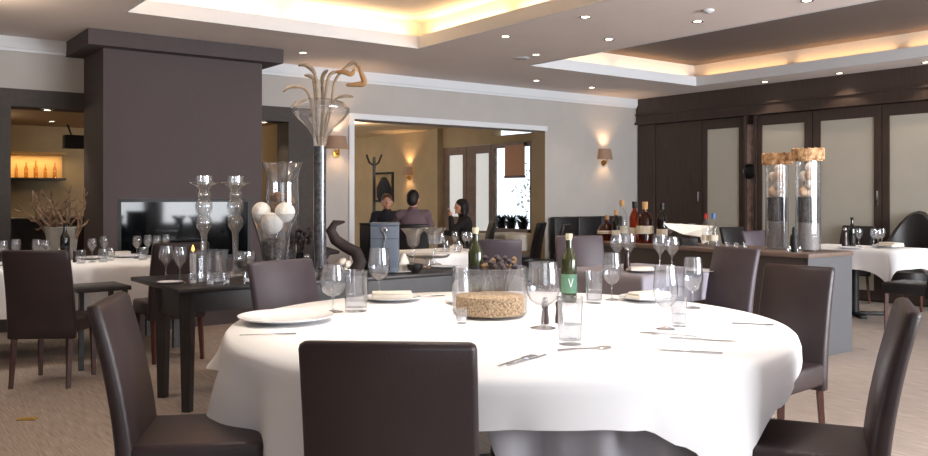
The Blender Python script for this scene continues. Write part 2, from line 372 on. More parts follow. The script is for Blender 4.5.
for u, v, lab in DL:
    x, y = G(u, v, ZC-.006)
    put('downlight', downlight, lab, 'ceiling light', (x, y, ZC-.005), 0, 'recessed ceiling spotlights')
def spot(x, y, z, e, ang, rot=(0, 0, 0), col=(1, .82, .6), blend=.6):
    L = bpy.data.lights.new('spot', 'SPOT'); L.energy = e; L.spot_size = math.radians(ang); L.spot_blend = blend; L.color = col; L.shadow_soft_size = .03
    o = bpy.data.objects.new('spot_light', L); C.objects.link(o); o.location = (x, y, z); o.rotation_euler = rot
for u, v, _ in DL:
    x, y = G(u, v, ZC-.006); spot(x, y, ZC-.03, 16, 100)
k = thing('ceiling_vent', 'small oval white vent set in the ceiling', 'vent', (*G(521.5, 58, ZC), ZC))
MB().lathe([(0, -.01), (.075, -.01), (.095, 0), (.095, -.001)], 24).obj('cover', plaster_w, k); MB().lathe([(.03, -.012), (.045, -.016), (.06, -.012)], 24).obj('ring', plaster, k)
k = thing('smoke_detector', 'small round detector on the ceiling near the dark recess', 'detector', (*G(708, 10, ZC), ZC))
MB().lathe([(0, -.02), (.035, -.02), (.05, -.008), (.05, 0)], 20).obj('housing', plaster_w, k); MB().lathe([(0, -.026), (.014, -.026), (.016, -.02)], 12).obj('sensor', plaster, k)
def sconce(r):                                        # half-round shade, faces -y
    n = 14; m = MB(); rings = []
    for z, rad in ((-.075, .15), (.085, .115)):
        rings.append([m.bm.verts.new((rad*math.cos(PI+PI*i/n), -.02+rad*.8*math.sin(PI+PI*i/n), z)) for i in range(n+1)])
    for i in range(n): m.bm.faces.new((rings[0][i], rings[0][i+1], rings[1][i+1], rings[1][i]))
    m.obj('lamp_shade', shade_m, r)
    MB().lathe([(0, 0), (.045, 0), (.045, .012), (0, .018)], 16, (0, -.002, -.13), Matrix.Rotation(PI/2, 3, 'X')).obj('wall_plate', brass, r)
    MB().tube([(0, -.01, -.13), (0, -.06, -.135), (0, -.075, -.1), (0, -.075, -.03)], .009).obj('arm', brass, r)
    MB().ball((0, -.075, 0), (.022, .022, .035)).obj('bulb', mat('lit_bulb', (255, 220, 170), .4, emit=(255, 190, 110), estr=18), r)
def sconce_at(x, y, z, rz, lab, e=7):
    put('wall_sconce', sconce, lab, 'wall lamp', (x, y, z), rz, 'taupe half-shade wall sconces')
    o = Vector((0, -.09, 0)); o.rotate(Matrix.Rotation(rz, 3, 'Z'))
    for dz, rx in ((.09, PI), (-.08, 0)):
        L = bpy.data.lights.new('sconce', 'SPOT'); L.energy = e*(1.3 if dz > 0 else .8); L.color = (1, .62, .32); L.spot_size = math.radians(115); L.spot_blend = .7; L.shadow_soft_size = .04
        b = bpy.data.objects.new('sconce_light', L); C.objects.link(b); b.location = (x+o.x, y+o.y, z+dz); b.rotation_euler = (rx, 0, 0)
sconce_at(9.55, YB-.002, 1.955, 0, 'taupe wall sconce on the white wall above the black banquette', 9)
sconce_at(4.93, YB-.002, 1.955, 0, 'taupe wall sconce on the pale pier behind the tall stem vase', 9)
sconce_at(X2-.002, 13.8, 1.80, PI/2*-1, 'taupe wall sconce on the ochre wall above the diners', 12)
pic = thing('picture_frame', 'black framed picture on the ochre wall behind the diners', 'picture', (X2-.015, 14.75, 1.5))
MB().b2(-.015, .012, -.37, .37, .26, .3).b2(-.015, .012, -.37, .37, -.3, -.26).b2(-.015, .012, -.37, -.32, -.26, .26).b2(-.015, .012, .32, .37, -.26, .26).obj('frame', iron, pic, smooth=False)
MB().b2(0, .01, -.32, .32, -.26, .26).obj('picture_sheet', mat('faded_print', (150, 126, 92), .7, noise=.3, nscale=4), pic, smooth=False)
cs = thing('coat_stand', 'dark coat stand with a black coat beside the framed picture', 'coat stand', (*U(374, 15.3), 0))
m = MB(); m.tube([(0, 0, .02), (0, 0, 2.02)], .028, 10)
for a in range(4): m.tube([(0, 0, 1.86), (.12*math.cos(a*PI/2+.3), .12*math.sin(a*PI/2+.3), 1.92), (.19*math.cos(a*PI/2+.3), .19*math.sin(a*PI/2+.3), 2.06)], .014, 6)
m.obj('pole', darkwood, cs); MB().lathe([(0, 0), (.24, 0), (.22, .03), (.03, .06), (0, .06)], 16).obj('base', darkwood, cs)
cc = tag(MB().lathe([(0, 0), (.09, .01), (.14, .1), (.15, .25), (.10, .36), (.05, .44), (0, .46)], 14, (0, 0, 0), None, 1, .6).obj('hanging_coat', mat('black_wool', (26, 24, 27), .9, bump=.4, bscale=30)), 'black coat hanging behind the auburn haired diner', 'coat')
cc.location = (*U(384, 15.0), 1.2)

# ================================================================ CHAIRS
def dining_chair(lm):
    def build(r):
        MB().box((0, .02, .415), (.44, .44, .11), None, .022, 3).obj('seat', lm, r)
        n = 9; m = MB(); rows = []                      # upright slab, gently raked backwards
        for i in range(n+1):
            t = i/n; z = .34+t*(.925-.34); y = -.205-.10*t**1.7; hw = .225-.004*t; th = .062-.012*t
            rows.append((z, y, hw, th))
        prev = None
        def ring(z, y, hw, th, inset=0):
            c = .014; hw -= inset; a, b = y-th/2+inset, y+th/2-inset; c = max(.004, c-inset*.5)
            pts = [(-hw+c, a), (hw-c, a), (hw, a+c), (hw, b-c), (hw-c, b), (-hw+c, b), (-hw, b-c), (-hw, a+c)]
            return [m.bm.verts.new((x, yy, z)) for x, yy in pts]
        rs = [ring(*rows[0], .006)]; rs[0] = rs[0]
        rs += [ring(*q) for q in rows]
        z, y, hw, th = rows[-1]; rs += [ring(z+.012, y-.003, hw, th, .004), ring(z+.018, y-.004, hw, th, .013)]
        for v in rs[0]: v.co.z -= .006
        for a, b in zip(rs, rs[1:]):
            for k in range(8): m.bm.faces.new((a[k], a[(k+1) % 8], b[(k+1) % 8], b[k]))
        m.bm.faces.new(rs[0][::-1]); m.bm.faces.new(rs[-1])
        m.obj('backrest', lm, r, ang=50)
        for sx in (-1, 1):
            for y0, y1 in ((.2, .205), (-.2, -.245)):
                MB().tube([(sx*.185, y0, .37), (sx*.19, y1, .0)], [.024, .017], 4).rot(Matrix.Identity(3)).obj('leg', legwood, r, smooth=False)
    return build
def chair(kind, lab, lat, d, face, group, sc=1):
    put('dining_chair' if kind == 'b' else 'dining_chair_'+kind, dining_chair({'b': leather, 'm': leather_b, 'd': leather_d}[kind]), lab, 'chair', P(lat, d), head(*face), group, sc, name='dining_chair')
gm = 'dining chairs around the round white table'; go = 'dining chairs at the farther tables'
chair('b', 'dark brown leather chair seen from behind, closest to the camera', -.17, 2.40, (.06, 1), gm)
chair('b', 'brown leather chair at the table edge, backrest in profile by the console table', -.955, 3.06, (.985, .17), gm)
chair('m', 'window-lit mauve brown leather chair between the round white table and the glassware console', -.80, 4.60, (.77, -.64), gm)  # mauve tone puts window light into this brown chair's leather
chair('b', 'dark brown leather chair standing in front of the sideboard end', 1.53, 4.24, (-.75, -.66), gm, (.85, .95, 1))
chair('b', 'brown leather chair cut by the picture edge at the round table', 1.195, 2.95, (-.92, .39), gm)
chair('m', 'mauve leather chair between the round table and the sideboard with vases', 1.68, 5.9, (-.86, -.5), go, (.92, 1, 1))
chair('m', 'mauve leather chair back between the two tall wine bottles', .28, 7.45, (.05, 1), go)
chair('m', 'mauve leather chair facing across the grey clothed table', 1.08, 7.55, (.05, -1), go)
chair('b', 'dark chair with its back to us at the left white table', -2.89, 6.0, (-.05, 1), go)
chair('b', 'dark chair half hidden behind the console table legs', -2.40, 6.9, (-.6, .8), go)
chair('d', 'dark chair with red brown legs at the pedestal table', 0, 0, (-.6, .8), go)
PROTO['dining_chair_d'].location = (8.47, 3.98, 0)
chair('d', 'black chair behind the wine bottle on the pedestal table', 0, 0, (-.7, -.4), go)
bpy.data.objects['dining_chair.011'].location = (9.93, 5.55, 0)
chair('d', 'black chair by the wide opening, left one of two', .80, 12.0, (-.9, .3), go)
chair('d', 'black chair by the wide opening, beside the banquette', 1.05, 11.2, (-.9, .3), go)
chair('d', 'black chair behind the sideboard, between spirit bottles and tall vases', 3.38, 9.9, (.6, -.8), go)
chair('m', 'mauve chair tucked behind the sideboard by the shorter tall vase', 3.26, 8.75, (.6, -.8), go)
# tub chair far right, banquette, low stand-in stool
tc = thing('tub_chair', 'black round-backed tub chair behind the pedestal table', 'armchair', (9.97, 4.78, 0), PI/2)
m = MB(); rr = []
for i in range(13):
    a = PI+PI*i/12; hgt = .74+.4*math.sin(PI*i/12)**1.3
    rr.append([m.bm.verts.new((q*math.cos(a), q*math.sin(a), z)) for q, z in ((.30, .3), (.30, hgt-.03), (.275, hgt), (.235, hgt-.03), (.235, .3))])
for a, b in zip(rr, rr[1:]):
    for k in range(5): m.bm.faces.new((a[k], a[(k+1) % 5], b[(k+1) % 5], b[k]))
m.bm.faces.new(rr[0]); m.bm.faces.new(rr[-1][::-1]); m.obj('backrest', leather_d, tc)
MB().lathe([(0, .30), (.23, .30), (.232, .44), (.2, .47), (0, .475)], 20, (0, .0, 0)).obj('seat', leather_d, tc)
for sx, sy in ((.18, .1), (-.18, .1), (.16, -.18), (-.16, -.18)): MB().tube([(sx, sy, .31), (sx*1.1, sy*1.1, 0)], [.022, .015], 8).obj('leg', legwood, tc)
bq = thing('banquette', 'black leather banquette along the white wall under the sconce', 'bench', (9.12, 8.86, 0))
MB().b2(-.72, .72, -.30, .30, .0, .34).obj('base', leather_d, bq, smooth=False)
for i in range(3): MB().box((-.48+i*.48, -.02, .41), (.475, .58, .14), None, .03).obj('seat_cushion', leather_d, bq)
for i in range(3): MB().box((-.48+i*.48, .25, .74), (.475, .12, .54), None, .03).obj('back_cushion', leather_d, bq)
st = thing('stand_in_stool', 'low dark stand-in stool at the front of the left white table', 'stool', (1.66, 6.99, 0), .05)  # invented stool standing in for a dark wedge before the table
MB().box((0, 0, .60), (.40, .42, .035), None, .008).obj('stool_top', darkwood, st)
for sx in (-.16, .16):
    for sy in (-.17, .17): MB().b2(sx-.017, sx+.017, sy-.017, sy+.017, 0, .583).obj('leg', darkwood, st, smooth=False)

# ================================================================ TABLES AND CLOTHS
def drape(name, Rt, Lf, z, folds, mt, flare=.05, seg=224, rings=14, base=None, thick=.0):
    m = MB(); bm = m.bm; c = bm.verts.new((0, 0, z)); prev = None
    for k in range(1, 6+rings+1):
        row = []
        for i in range(seg):
            a = 2*PI*i/seg; R = Rt(a)
            if k <= 6:
                r = R*(k/6); zz = z
                if k == 6: zz -= .004
            else:
                t = (k-6)/rings; L = Lf(a); s = t*L
                am = min(1, s/.16)
                r = R+.010+min(.012, s*.3)+flare*s+am*folds(a, s); zz = z-.008-s*.985
            row.append(bm.verts.new((r*math.cos(a), r*math.sin(a), zz)))
        for i in range(seg):
            j = (i+1) % seg
            if prev is None: bm.faces.new((c, row[i], row[j]))
            else: bm.faces.new((prev[i], row[i], row[j], prev[j]))
        prev = row
    return m.obj(name, mt, None, ang=180)
MT = P(.191, 3.78); MR = 1.185
T0 = .745
t = thing('round_table', 'big round dining table beneath the white cloth', 'table', MT)
MB().lathe([(0, T0-.035), (MR-.01, T0-.035), (MR, T0-.02), (MR, T0-.006), (0, T0-.006)], 64).obj('tabletop', darkwood, t)
MB().lathe([(0, .06), (.09, .06), (.07, .2), (.06, .5), (.12, T0-.036), (0, T0-.036)], 20).obj('pedestal', darkwood, t)
MB().lathe([(0, 0), (.42, 0), (.40, .04), (.1, .075), (0, .075)], 32).obj('base', iron, t)
# azimuth seen from the middle of the table, measured from the direction towards the camera
cam_az = math.atan2(-FW[1], -FW[0])
def rel(a, off): return (a-cam_az-off+PI) % (2*PI)-PI
OL = [(-180, .2), (-140, .24), (-112, .19), (-94, .15), (-82, .155), (-73, .18), (-65, .26), (-56, .38), (-47, .43), (-36, .36), (-26, .24), (-15, .165), (0, .15), (10, .152), (17, .165), (24, .23), (30, .36), (34, .42), (39, .28), (47, .18), (58, .12), (72, .085), (92, .1), (135, .3), (180, .2)]
def over_len(a):
    q = math.degrees(rel(a, 0))
    for (a0, l0), (a1, l1) in zip(OL, OL[1:]):
        if a0 <= q <= a1:
            t = (q-a0)/(a1-a0); t = t*t*(3-2*t); return l0+(l1-l0)*t+.028*math.sin(math.radians(q*16))*bump_(q+68, 24)
    return .2
def bump_(x, w): return math.exp(-(x/w)**2)
def over_fold(a, s):
    q = math.degrees(rel(a, 0)); k = s/.3
    f = .10*bump_(q+84, 12)*k+.02*bump_(q+56, 10)*k+.05*bump_(q-31, 6)*k                # corners swing outwards
    f += (.055*math.sin(math.radians(q*16))+.015*math.sin(math.radians(q*31)))*bump_(q+68, 26)*k
    f -= .018*bump_(q+2, 2.2)*k+.018*bump_(q-18.5, 1.8)*k+.015*bump_(q-42, 5)*k
    f += .006*math.sin(math.radians(q*9))+(.02*math.sin(math.radians(q*11))*k if q > 55 or q < -110 else 0)
    return f
tag(drape('tablecloth', lambda a: MR+.012, over_len, T0+.008, over_fold, linen), 'wide white cloth draped over the big round table', 'tablecloth').location = (*MT, 0)
def und_len(a):
    q = abs(rel(a, math.radians(17)))
    return .07+.365*max(0, 1-(q/math.radians(24))**6)
tag(drape('underlay_cloth', lambda a: MR+.004, und_len, T0+.003, lambda a, s: (.03*math.sin(24*a)+.016*math.sin(41*a+1)-.075)*min(1, max(0, s-.03)/.1), mat('grey_underlay', (150, 148, 154), .5), flare=0), 'silver grey under-cloth showing below the white overlay', 'tablecloth').location = (*MT, 0)

def sq(h): return lambda a: h/max(abs(math.cos(a)), abs(math.sin(a)))
def sqr(hx, hy): return lambda a: min(hx/max(1e-6, abs(math.cos(a))), hy/max(1e-6, abs(math.sin(a))))
def rect_table(name, lab, loc, hx, hy, legs=True):
    t = thing(name, lab, 'table', loc)
    MB().b2(-hx, hx, -hy, hy, T0-.04, T0-.004).obj('tabletop', darkwood, t, smooth=False)
    if legs:
        for sx in (-1, 1):
            for sy in (-1, 1): MB().b2(sx*(hx-.06)-.025, sx*(hx-.06)+.025, sy*(hy-.06)-.025, sy*(hy-.06)+.025, 0, T0-.04).obj('leg', darkwood, t, smooth=False)
    else:
        MB().lathe([(0, .03), (.05, .03), (.045, T0-.04), (0, T0-.04)], 16).obj('pedestal', iron, t)
        m = MB()
        for i in range(4): m.box((.17*math.cos(i*PI/2+.78), .17*math.sin(i*PI/2+.78), .02), (.34, .07, .038), i*PI/2+.78, .01)
        m.obj('base', iron, t)
    return t
def rect_cloth(lab, loc, hx, hy, L, corner, mt=linen, amp=.012):
    def Lf(a):
        ca, sa = abs(math.cos(a))/hx, abs(math.sin(a))/hy; q = min(ca, sa)/max(ca, sa)
        return L+corner*q**6
    def ff(a, s):
        ca, sa = abs(math.cos(a))/hx, abs(math.sin(a))/hy; q = min(ca, sa)/max(ca, sa)
        return amp*math.sin(9*a+hx*5)*(1-q)+amp*.5*math.sin(23*a)+.05*q**8
    tag(drape('tablecloth', sqr(hx, hy), Lf, T0+.004, ff, mt, flare=.02, seg=256), lab, 'tablecloth').location = (*loc, 0)
T2 = (4.98, 4.42)
rect_table('small_table', 'small table covered in grey cloth behind the round table', T2, .46, .44); rect_cloth('lavender grey cloth on the small table behind the round table', T2, .465, .445, .2, .04, linen_g, .008)
T3 = (9.06, 4.93)
rect_table('pedestal_table', 'square pedestal table in front of the frosted doors', T3, .45, .58, False); rect_cloth('white cloth with hanging corner on the pedestal table', T3, .455, .585, .2, .16)
T4 = (1.36, 7.77)
rect_table('banquet_table', 'long white clothed table in front of the fireplace', T4, 1.1, .45); rect_cloth('long white cloth on the table before the fireplace', T4, 1.11, .46, .38, .12, linen, .03)
T5 = P(-.22, 8.75)
rect_table('square_table', 'white clothed square table behind the console', T5, .4, .4); rect_cloth('white cloth on the square table behind the console', T5, .405, .405, .22, .1)
T6 = P(-.75, 12.25)
t = thing('diners_table', 'round table where the three diners sit', 'table', T6)
MB().lathe([(0, T0-.03), (.44, T0-.03), (.44, T0-.006), (0, T0-.006)], 32).obj('tabletop', darkwood, t); MB().lathe([(0, 0), (.12, 0), (.11, .03), (.045, .06), (.045, T0-.03), (0, T0-.03)], 20).obj('pedestal', iron, t)
tag(drape('tablecloth', lambda a: .445, lambda a: .1, T0+.004, lambda a, s: .01*math.sin(9*a), linen, seg=96, rings=5), 'white cloth on the round table of the diners', 'tablecloth').location = (*T6, 0)
T7 = P(.70, 13.0)
rect_table('window_table', 'small clothed table below the bright window', T7, .33, .33, False); rect_cloth('cream cloth on the small table below the window', T7, .335, .335, .25, .1, napkin_m)
# console with the glass collection
CX0, CX1, CY0, CY1 = 1.66, 3.92, 5.06, 6.06
ct = thing('console_table', 'long dark wooden console table carrying vases and candlesticks', 'table', (CX0, CY0, 0))
MB().b2(0, CX1-CX0, 0, CY1-CY0, .722, .75, .006).obj('tabletop', darkwood, ct)
MB().b2(.06, CX1-CX0-.06, .04, .065, .60, .722).b2(.06, CX1-CX0-.06, .56, .585, .60, .722).b2(.05, .075, .06, .57, .56, .722).b2(CX1-CX0-.075, CX1-CX0-.05, .06, .57, .56, .722).obj('apron', darkwood, ct, smooth=False)
for x in (.075, CX1-CX0-.075):
    for y in (.06, .53): MB().tube([(x, y, .722), (x, y, 0)], [.052, .036], 4).obj('leg', darkwood, ct, smooth=False)
# sideboard block
sb = thing('sideboard', 'long grey sideboard block with wooden top under the tall vases', 'sideboard', (6.25, 3.78, 0))
sgrey = mat('grey_lacquer', (82, 82, 85), .55)
MB().b2(.012, .65, .012, 2.5, 0, .81).obj('carcass', mat('brown_lacquer', (70, 62, 58), .5), sb, smooth=False)
MB().b2(.0, .66, .0, .012, 0, .81).obj('end_panel', sgrey, sb, smooth=False)
MB().b2(-.01, .67, -.01, 2.52, .81, .845, .004).obj('worktop', topwood, sb)
# ================================================================ TABLEWARE
ZM = T0+.009                                            # on the big white cloth
def wineglass(r):
    MB().lathe([(0, .004), (.006, .010), (.030, .003), (.036, .001), (.036, 0), (0, 0)], 24).obj('foot', glass_n, r)
    MB().lathe([(.0075, .006), (.0038, .02), (.0036, .070), (.007, .082)], 12).obj('stem', glass_n, r)
    MB().lathe([(.004, .080), (.020, .087), (.037, .105), (.0455, .132), (.047, .16), (.0435, .20), (.0385, .245), (.0375, .245), (.0422, .20), (.0455, .16), (.044, .132), (.0355, .107), (.019, .09), (0, .086)], 28).obj('bowl', glass_n, r)
def tumbler(r):
    MB().lathe([(0, 0), (.031, 0), (.036, .13), (.0345, .13), (.030, .012), (0, .012)], 24).obj('body', glass_n, r)
    MB().lathe([(0, .012), (.0300, .012), (.0318, .055), (0, .055)], 20).obj('water', glass, r)
def farglass(r):
    MB().lathe([(0, 0), (.034, 0), (.006, .008), (.004, .08), (.012, .095), (.038, .13), (.04, .16), (.033, .2), (.031, .2), (.036, .16), (.01, .1)], 14).obj('goblet', glass_n, r)
def shortglass(r):
    MB().lathe([(0, 0), (.034, 0), (.042, .05), (.036, .11), (.034, .11), (.039, .05), (.03, .008), (0, .008)], 14).obj('tumbler', glass_n, r)
def on(u, v, z): return (*G(u, v, z), z)
def wg(u, v, lab, sc=1, z=None, g='wine glasses on the round table'): put('wine_glass', wineglass, lab, 'wine glass', on(u, v, ZM if z is None else z), random.random()*6, g, sc)
def tb(u, v, lab, sc=1, z=None, g='water tumblers on the round table'): put('water_tumbler', tumbler, lab, 'tumbler', on(u, v, ZM if z is None else z), 0, g, sc)
def fg(u, d, z, lab, sc=1, g=None): put('stem_glass', farglass, lab, 'stem glass', (*U(u, d), z), 0, g, sc)
def sg(u, d, z, lab, sc=1, g=None): put('short_glass', shortglass, lab, 'short glass', (*U(u, d), z), 0, g, sc)
wg(543, 328, 'largest wine glass, standing right of the grain-filled glass bowl', (1.5, 1.5, 1.12))
wg(333, 312, 'wine glass nearest the closest chair, first of the three by the console', (1.32, 1.32, .92))
wg(379, 296, 'wine glass standing farther back of the trio near the slate box', (1.3, 1.3, 1.08))
wg(612, 300, 'wine glass right of the green labelled bottle', 1.02)
wg(665.5, 329, 'wine glass between the folded napkin and the forks', 1.08)
wg(693, 308, 'wine glass nearest the mauve chair, beyond the folded napkin', 1.02)
tb(356, 311, 'straight tumbler between the two wine glasses by the console', (1.65, 1.65, 1.5))
tb(570, 344, 'tall tumbler standing before the green labelled bottle', 1.35)
tb(594, 303, 'water tumbler beside the wine glass right of the labelled bottle', 1.25)
tb(679, 326, 'short tumbler between two wine glasses near the forks', .95)
tb(676, 300, 'tumbler at the far side of the table near the mauve chair', 1.3)
# plates and napkins
def plate(r):
    MB().lathe([(0, .004), (.09, .004), (.1, .008), (.155, .02), (.16, .022), (.158, .017), (.1, .001), (0, 0)], 40).obj('dish', china, r)
    MB().lathe([(.085, .0045), (.09, .0065), (.094, .006), (.094, .004)], 40).obj('well_ring', china, r)
def napkin(r):
    m = MB().box((0, 0, .011), (.13, .21, .022), None, .009, 3)
    m.obj('folded_cloth', napkin_m, r); MB().box((.012, 0, .028), (.10, .205, .013), None, .006, 2).obj('top_fold', napkin_m, r)
def pl(u, v, lab, sc=1, z=ZM, g='white plates on the round table'): put('dinner_plate', plate, lab, 'plate', on(u, v, z), 0, g, sc)
def nk(u, v, lab, rz=0, z=ZM, sc=1, g='folded napkins'): put('folded_napkin', napkin, lab, 'napkin', on(u, v, z), rz, g, sc)
pl(286, 321, 'large white plate at the rim of the table beside the brown profile chair', 1.3)
pl(392, 300, 'white plate beyond the glass trio, in front of the slate box', .95)
pl(648, 300, 'white plate under the cream folded napkin', .95)
pl(470, 303, 'white plate behind the grain-filled bowl', .8)
pl(395, 358, 'white plate in front of the closest chair', .95)
nk(648, 298, 'cream folded napkin lying on the plate between two wine glasses', head(1, .15)+.3, ZM+.022)
nk(392, 298, 'white folded napkin on the plate beyond the glass trio', head(1, .1), ZM+.022)
# cutlery
def fork(r):
    m = MB(); m.poly([(-.004, -.10, 0), (.004, -.10, 0), (.0028, .02, .003), (.011, .045, .003), (.011, .062, .003), (-.011, .062, .003), (-.011, .045, .003), (-.0028, .02, .003)], .002)
    m.obj('handle', steel, r, smooth=False); m = MB()
    for x in (-.0095, -.0032, .0032, .0095): m.b2(x-.0015, x+.0015, .061, .1, .003, .005)
    m.obj('tines', steel, r, smooth=False)
def knife(r):
    MB().poly([(-.005, -.11, 0), (.005, -.11, 0), (.0045, 0, 0), (-.0045, 0, 0)], .005).obj('handle', steel, r, smooth=False)
    MB().poly([(-.0045, 0, .001), (.006, 0, .001), (.009, .04, .001), (.007, .09, .001), (-.002, .115, .001), (-.0045, .1, .001)], .0015).obj('blade', steel, r, smooth=False)
def spoon(r):
    MB().tube([(0, -.09, .004), (0, -.02, .006), (0, .05, .004)], [.004, .0028, .003], 6).obj('handle', steel, r)
    MB().ball((0, .075, .005), (.017, .028, .004)).obj('bowl', steel, r)
def cut(kind, u, v, l, d, lab, sc=1.1, dz=0):
    f = {'fork': fork, 'knife': knife, 'spoon': spoon}[kind]
    put('table_'+kind, f, lab, kind, on(u, v, ZM+dz), head(l, d), 'cutlery on the round table', sc)
cut('fork', 517, 361, .75, 1, 'steel fork lying at the front hem beside the closest chair'); cut('knife', 528, 360, .75, 1, 'steel knife next to the fork at the front hem')
cut('fork', 668, 335, -1, .4, 'steel fork left of the cream plate shadow near the short tumbler'); cut('knife', 702, 340, 1, -.35, 'steel knife whose tip points to the dark chair by the sideboard')
cut('spoon', 583, 350, .9, .3, 'steel spoon to the right of the tall tumbler'); cut('knife', 372, 345, 1, .22, 'steel knife lying just beyond the closest chair back')
cut('fork', 268, 335, 1, .1, 'steel fork in front of the large plate rim'); cut('spoon', 752, 325, 1, -.3, 'steel spoon at the table edge before the sideboard chair', .9)
cut('fork', 425, 297, 1, .3, 'steel fork at the far side in front of the console'); cut('knife', 690, 352, -1, .35, 'steel knife lying closest to the hanging cloth front', 1)
# glass drum with grain, bottle and dried heads
gb = thing('glass_bowl', 'low round glass drum with brown grain in the middle of the table', 'bowl', on(490, 313, ZM), 0, None, 1.12)
MB().lathe([(0, 0), (.150, 0), (.158, .01), (.160, .19), (.155, .195), (.152, .19), (.150, .014), (0, .01)], 40).obj('drum', glass_n, gb)
ga = tag(MB().lathe([(0, .0), (.156, .0), (.156, .082), (.1, .09), (0, .086)], 40).obj('brown_grain', grain), 'bed of brown grain filling the bottom of the glass drum', 'grain', kind='stuff'); ga.location = on(490, 313, ZM+.014)
bx, by = G(490, 313, ZM)
dh = thing('dried_posy', 'cluster of dark dried seed heads standing in the glass drum', 'dried flowers', (bx+.05, by-.005, ZM+.097))
for i in range(22):
    a = i*2.4; r = .015+.075*math.sqrt(i/16); z = .125+.05*random.random()-.2*r
    x, y = r*math.cos(a), r*math.sin(a)*.6
    h_ = MB(); h_.lathe([(0, -.012), (.012, -.006), (.015, .006), (.006, .016), (0, .018)], 10, (x, y, z))
    h_.obj('seed_head', [darkdry, mat('amber_dry', (104, 78, 50), .7), mat('plum_dry', (46, 36, 50), .7), darkdry][i % 4], dh)
    MB().tube([(x*.5, y*.5, 0), (x, y, z-.01)], .0022, 5).obj('stem', darkdry, dh)
def winebottle(gm, lm, capm, mark=False):
    def build(r):
        MB().lathe([(0, 0), (.034, 0), (.0375, .005), (.0375, .195), (.034, .215), (.018, .245), (.0145, .265), (.0135, .31), (.0155, .312), (.0155, .322), (.013, .324), (0, .324)], 24).obj('bottle_body', gm, r)
        MB().lathe([(.038, .045), (.0385, .045), (.0385, .135), (.038, .135)], 28).obj('label', lm, r)
        if mark:
            m = MB()
            for s_ in (-1, 1):
                m.tube([(.0, -.0392, .075), (s_*.011, -.0376, .115)], .0022, 5)
            m.rot(Matrix.Rotation(-.55, 3, 'Z')).obj('label_emblem', china, r)
        MB().lathe([(.0152, .296), (.0152, .305), (.017, .308), (.017, .326), (0, .327)], 18).obj('cap', capm, r)
    return build
glabel = mat('green_paper_label', (92, 132, 108), .7); paper = mat('cream_paper_label', (222, 214, 196), .7); gold = mat('cream_foil', (214, 204, 170), .4, .2); darkfoil = mat('dark_foil', (30, 28, 30), .4, .3)
def bottle(key, gm, lm, cm, lab, loc, sc=1, mark=False, g=None): put('wine_bottle_'+key, winebottle(gm, lm, cm, mark), lab, 'bottle', loc, 0, g, sc, name='wine_bottle')
bottle('a', olive, glabel, gold, 'tall olive wine bottle with green label behind the tall tumbler', on(569, 302, ZM), 1.09, True)
bottle('b', olive, darkfoil, gold, 'olive wine bottle standing in the grain of the glass drum', (bx-.055, by+.04, ZM+.099), .93)
for i, (u, v) in enumerate(((547, 327), (554, 326))):
    k = put('pepper_mill', lambda r: (MB().lathe([(0, 0), (.017, 0), (.018, .02), (.013, .06), (.016, .085), (.012, .095), (0, .095)], 16).obj('mill_body', mat('dark_red_wood', (50, 22, 24), .3, coat=.4), r), MB().ball((0, 0, .105), .012).obj('mill_knob', steel, r)), ['dark red mill behind the largest wine glass, touching its stem side', 'dark red mill nearest the tall tumbler'][i], 'pepper mill', on(u+(-2, 5)[i], v-3, ZM), 0, 'dark red mills')

# ================================================================ CONSOLE COLLECTION
ZT = .752
def candlestick(r):
    MB().lathe([(0, 0), (.075, 0), (.08, .01), (.04, .03), (.019, .05)], 24).obj('foot', crystal, r)
    MB().lathe([(.019, .05), (.017, .15), (.020, .28), (.026, .30), (.046, .33), (.052, .36), (.046, .39), (.030, .41), (.046, .43), (.055, .465), (.048, .50), (.030, .52), (.042, .535), (.042, .55), (.03, .565)], 20).obj('baluster', crystal, r)
    MB().lathe([(.03, .565), (.034, .58), (.05, .60), (.098, .618), (.1, .623), (.052, .615), (.05, .665), (.047, .665), (.045, .61), (0, .6)], 24).obj('candle_cup', crystal, r)
put('glass_candlestick', candlestick, 'tall clear glass candlestick left of the pair on the console', 'candlestick', (*U(204, 5.75), ZT), 0, 'pair of glass candlesticks', 1.04)
put('glass_candlestick', candlestick, 'tall clear glass candlestick nearer the vase of white balls', 'candlestick', (*U(235.5, 5.85), ZT), 0, 'pair of glass candlesticks', 1.04)
fg(166, 5.55, ZT, 'slim stem glass at the very end of the console, on the left', 1.15, 'stem glasses on the console end'); fg(180, 5.42, ZT, 'slim stem glass at the console end, nearer the candlestick', 1.15, 'stem glasses on the console end')
pl(170, 283, 'small white plate on the console end under a stem glass', .5, ZT, 'small plates')
k = thing('glass_cylinder', 'wide low clear glass cylinder in front of the candlesticks', 'vase', (*U(209, 5.5), ZT+.001))
MB().lathe([(0, 0), (.118, 0), (.12, .008), (.12, .20), (.115, .2), (.113, .012), (0, .01)], 36).obj('cylinder', glass_n, k); MB().lathe([(.118, .2), (.123, .203), (.123, .197), (.118, .196)], 36).obj('rim', glass, k)
def tealight(r):
    MB().lathe([(0, 0), (.026, 0), (.03, .07), (.027, .07), (.023, .012), (0, .012)], 18).obj('cup', glass_n, r); MB().lathe([(0, .013), (.02, .013), (.02, .03), (0, .03)], 14).obj('candle', china, r)
for u, d, lab in ((193, 5.28, 'glass tealight cup in front of the wide cylinder, first from the end'), (210, 5.25, 'glass tealight cup in front of the wide cylinder, second from the end'), (226, 5.3, 'glass tealight cup next to the goblet of stones'), (247, 5.4, 'glass tealight cup below the goblet of dark stones')):
    put('tealight_cup', tealight, lab, 'tealight', (*U(u, d), ZT), 0, 'tealight cups on the console')
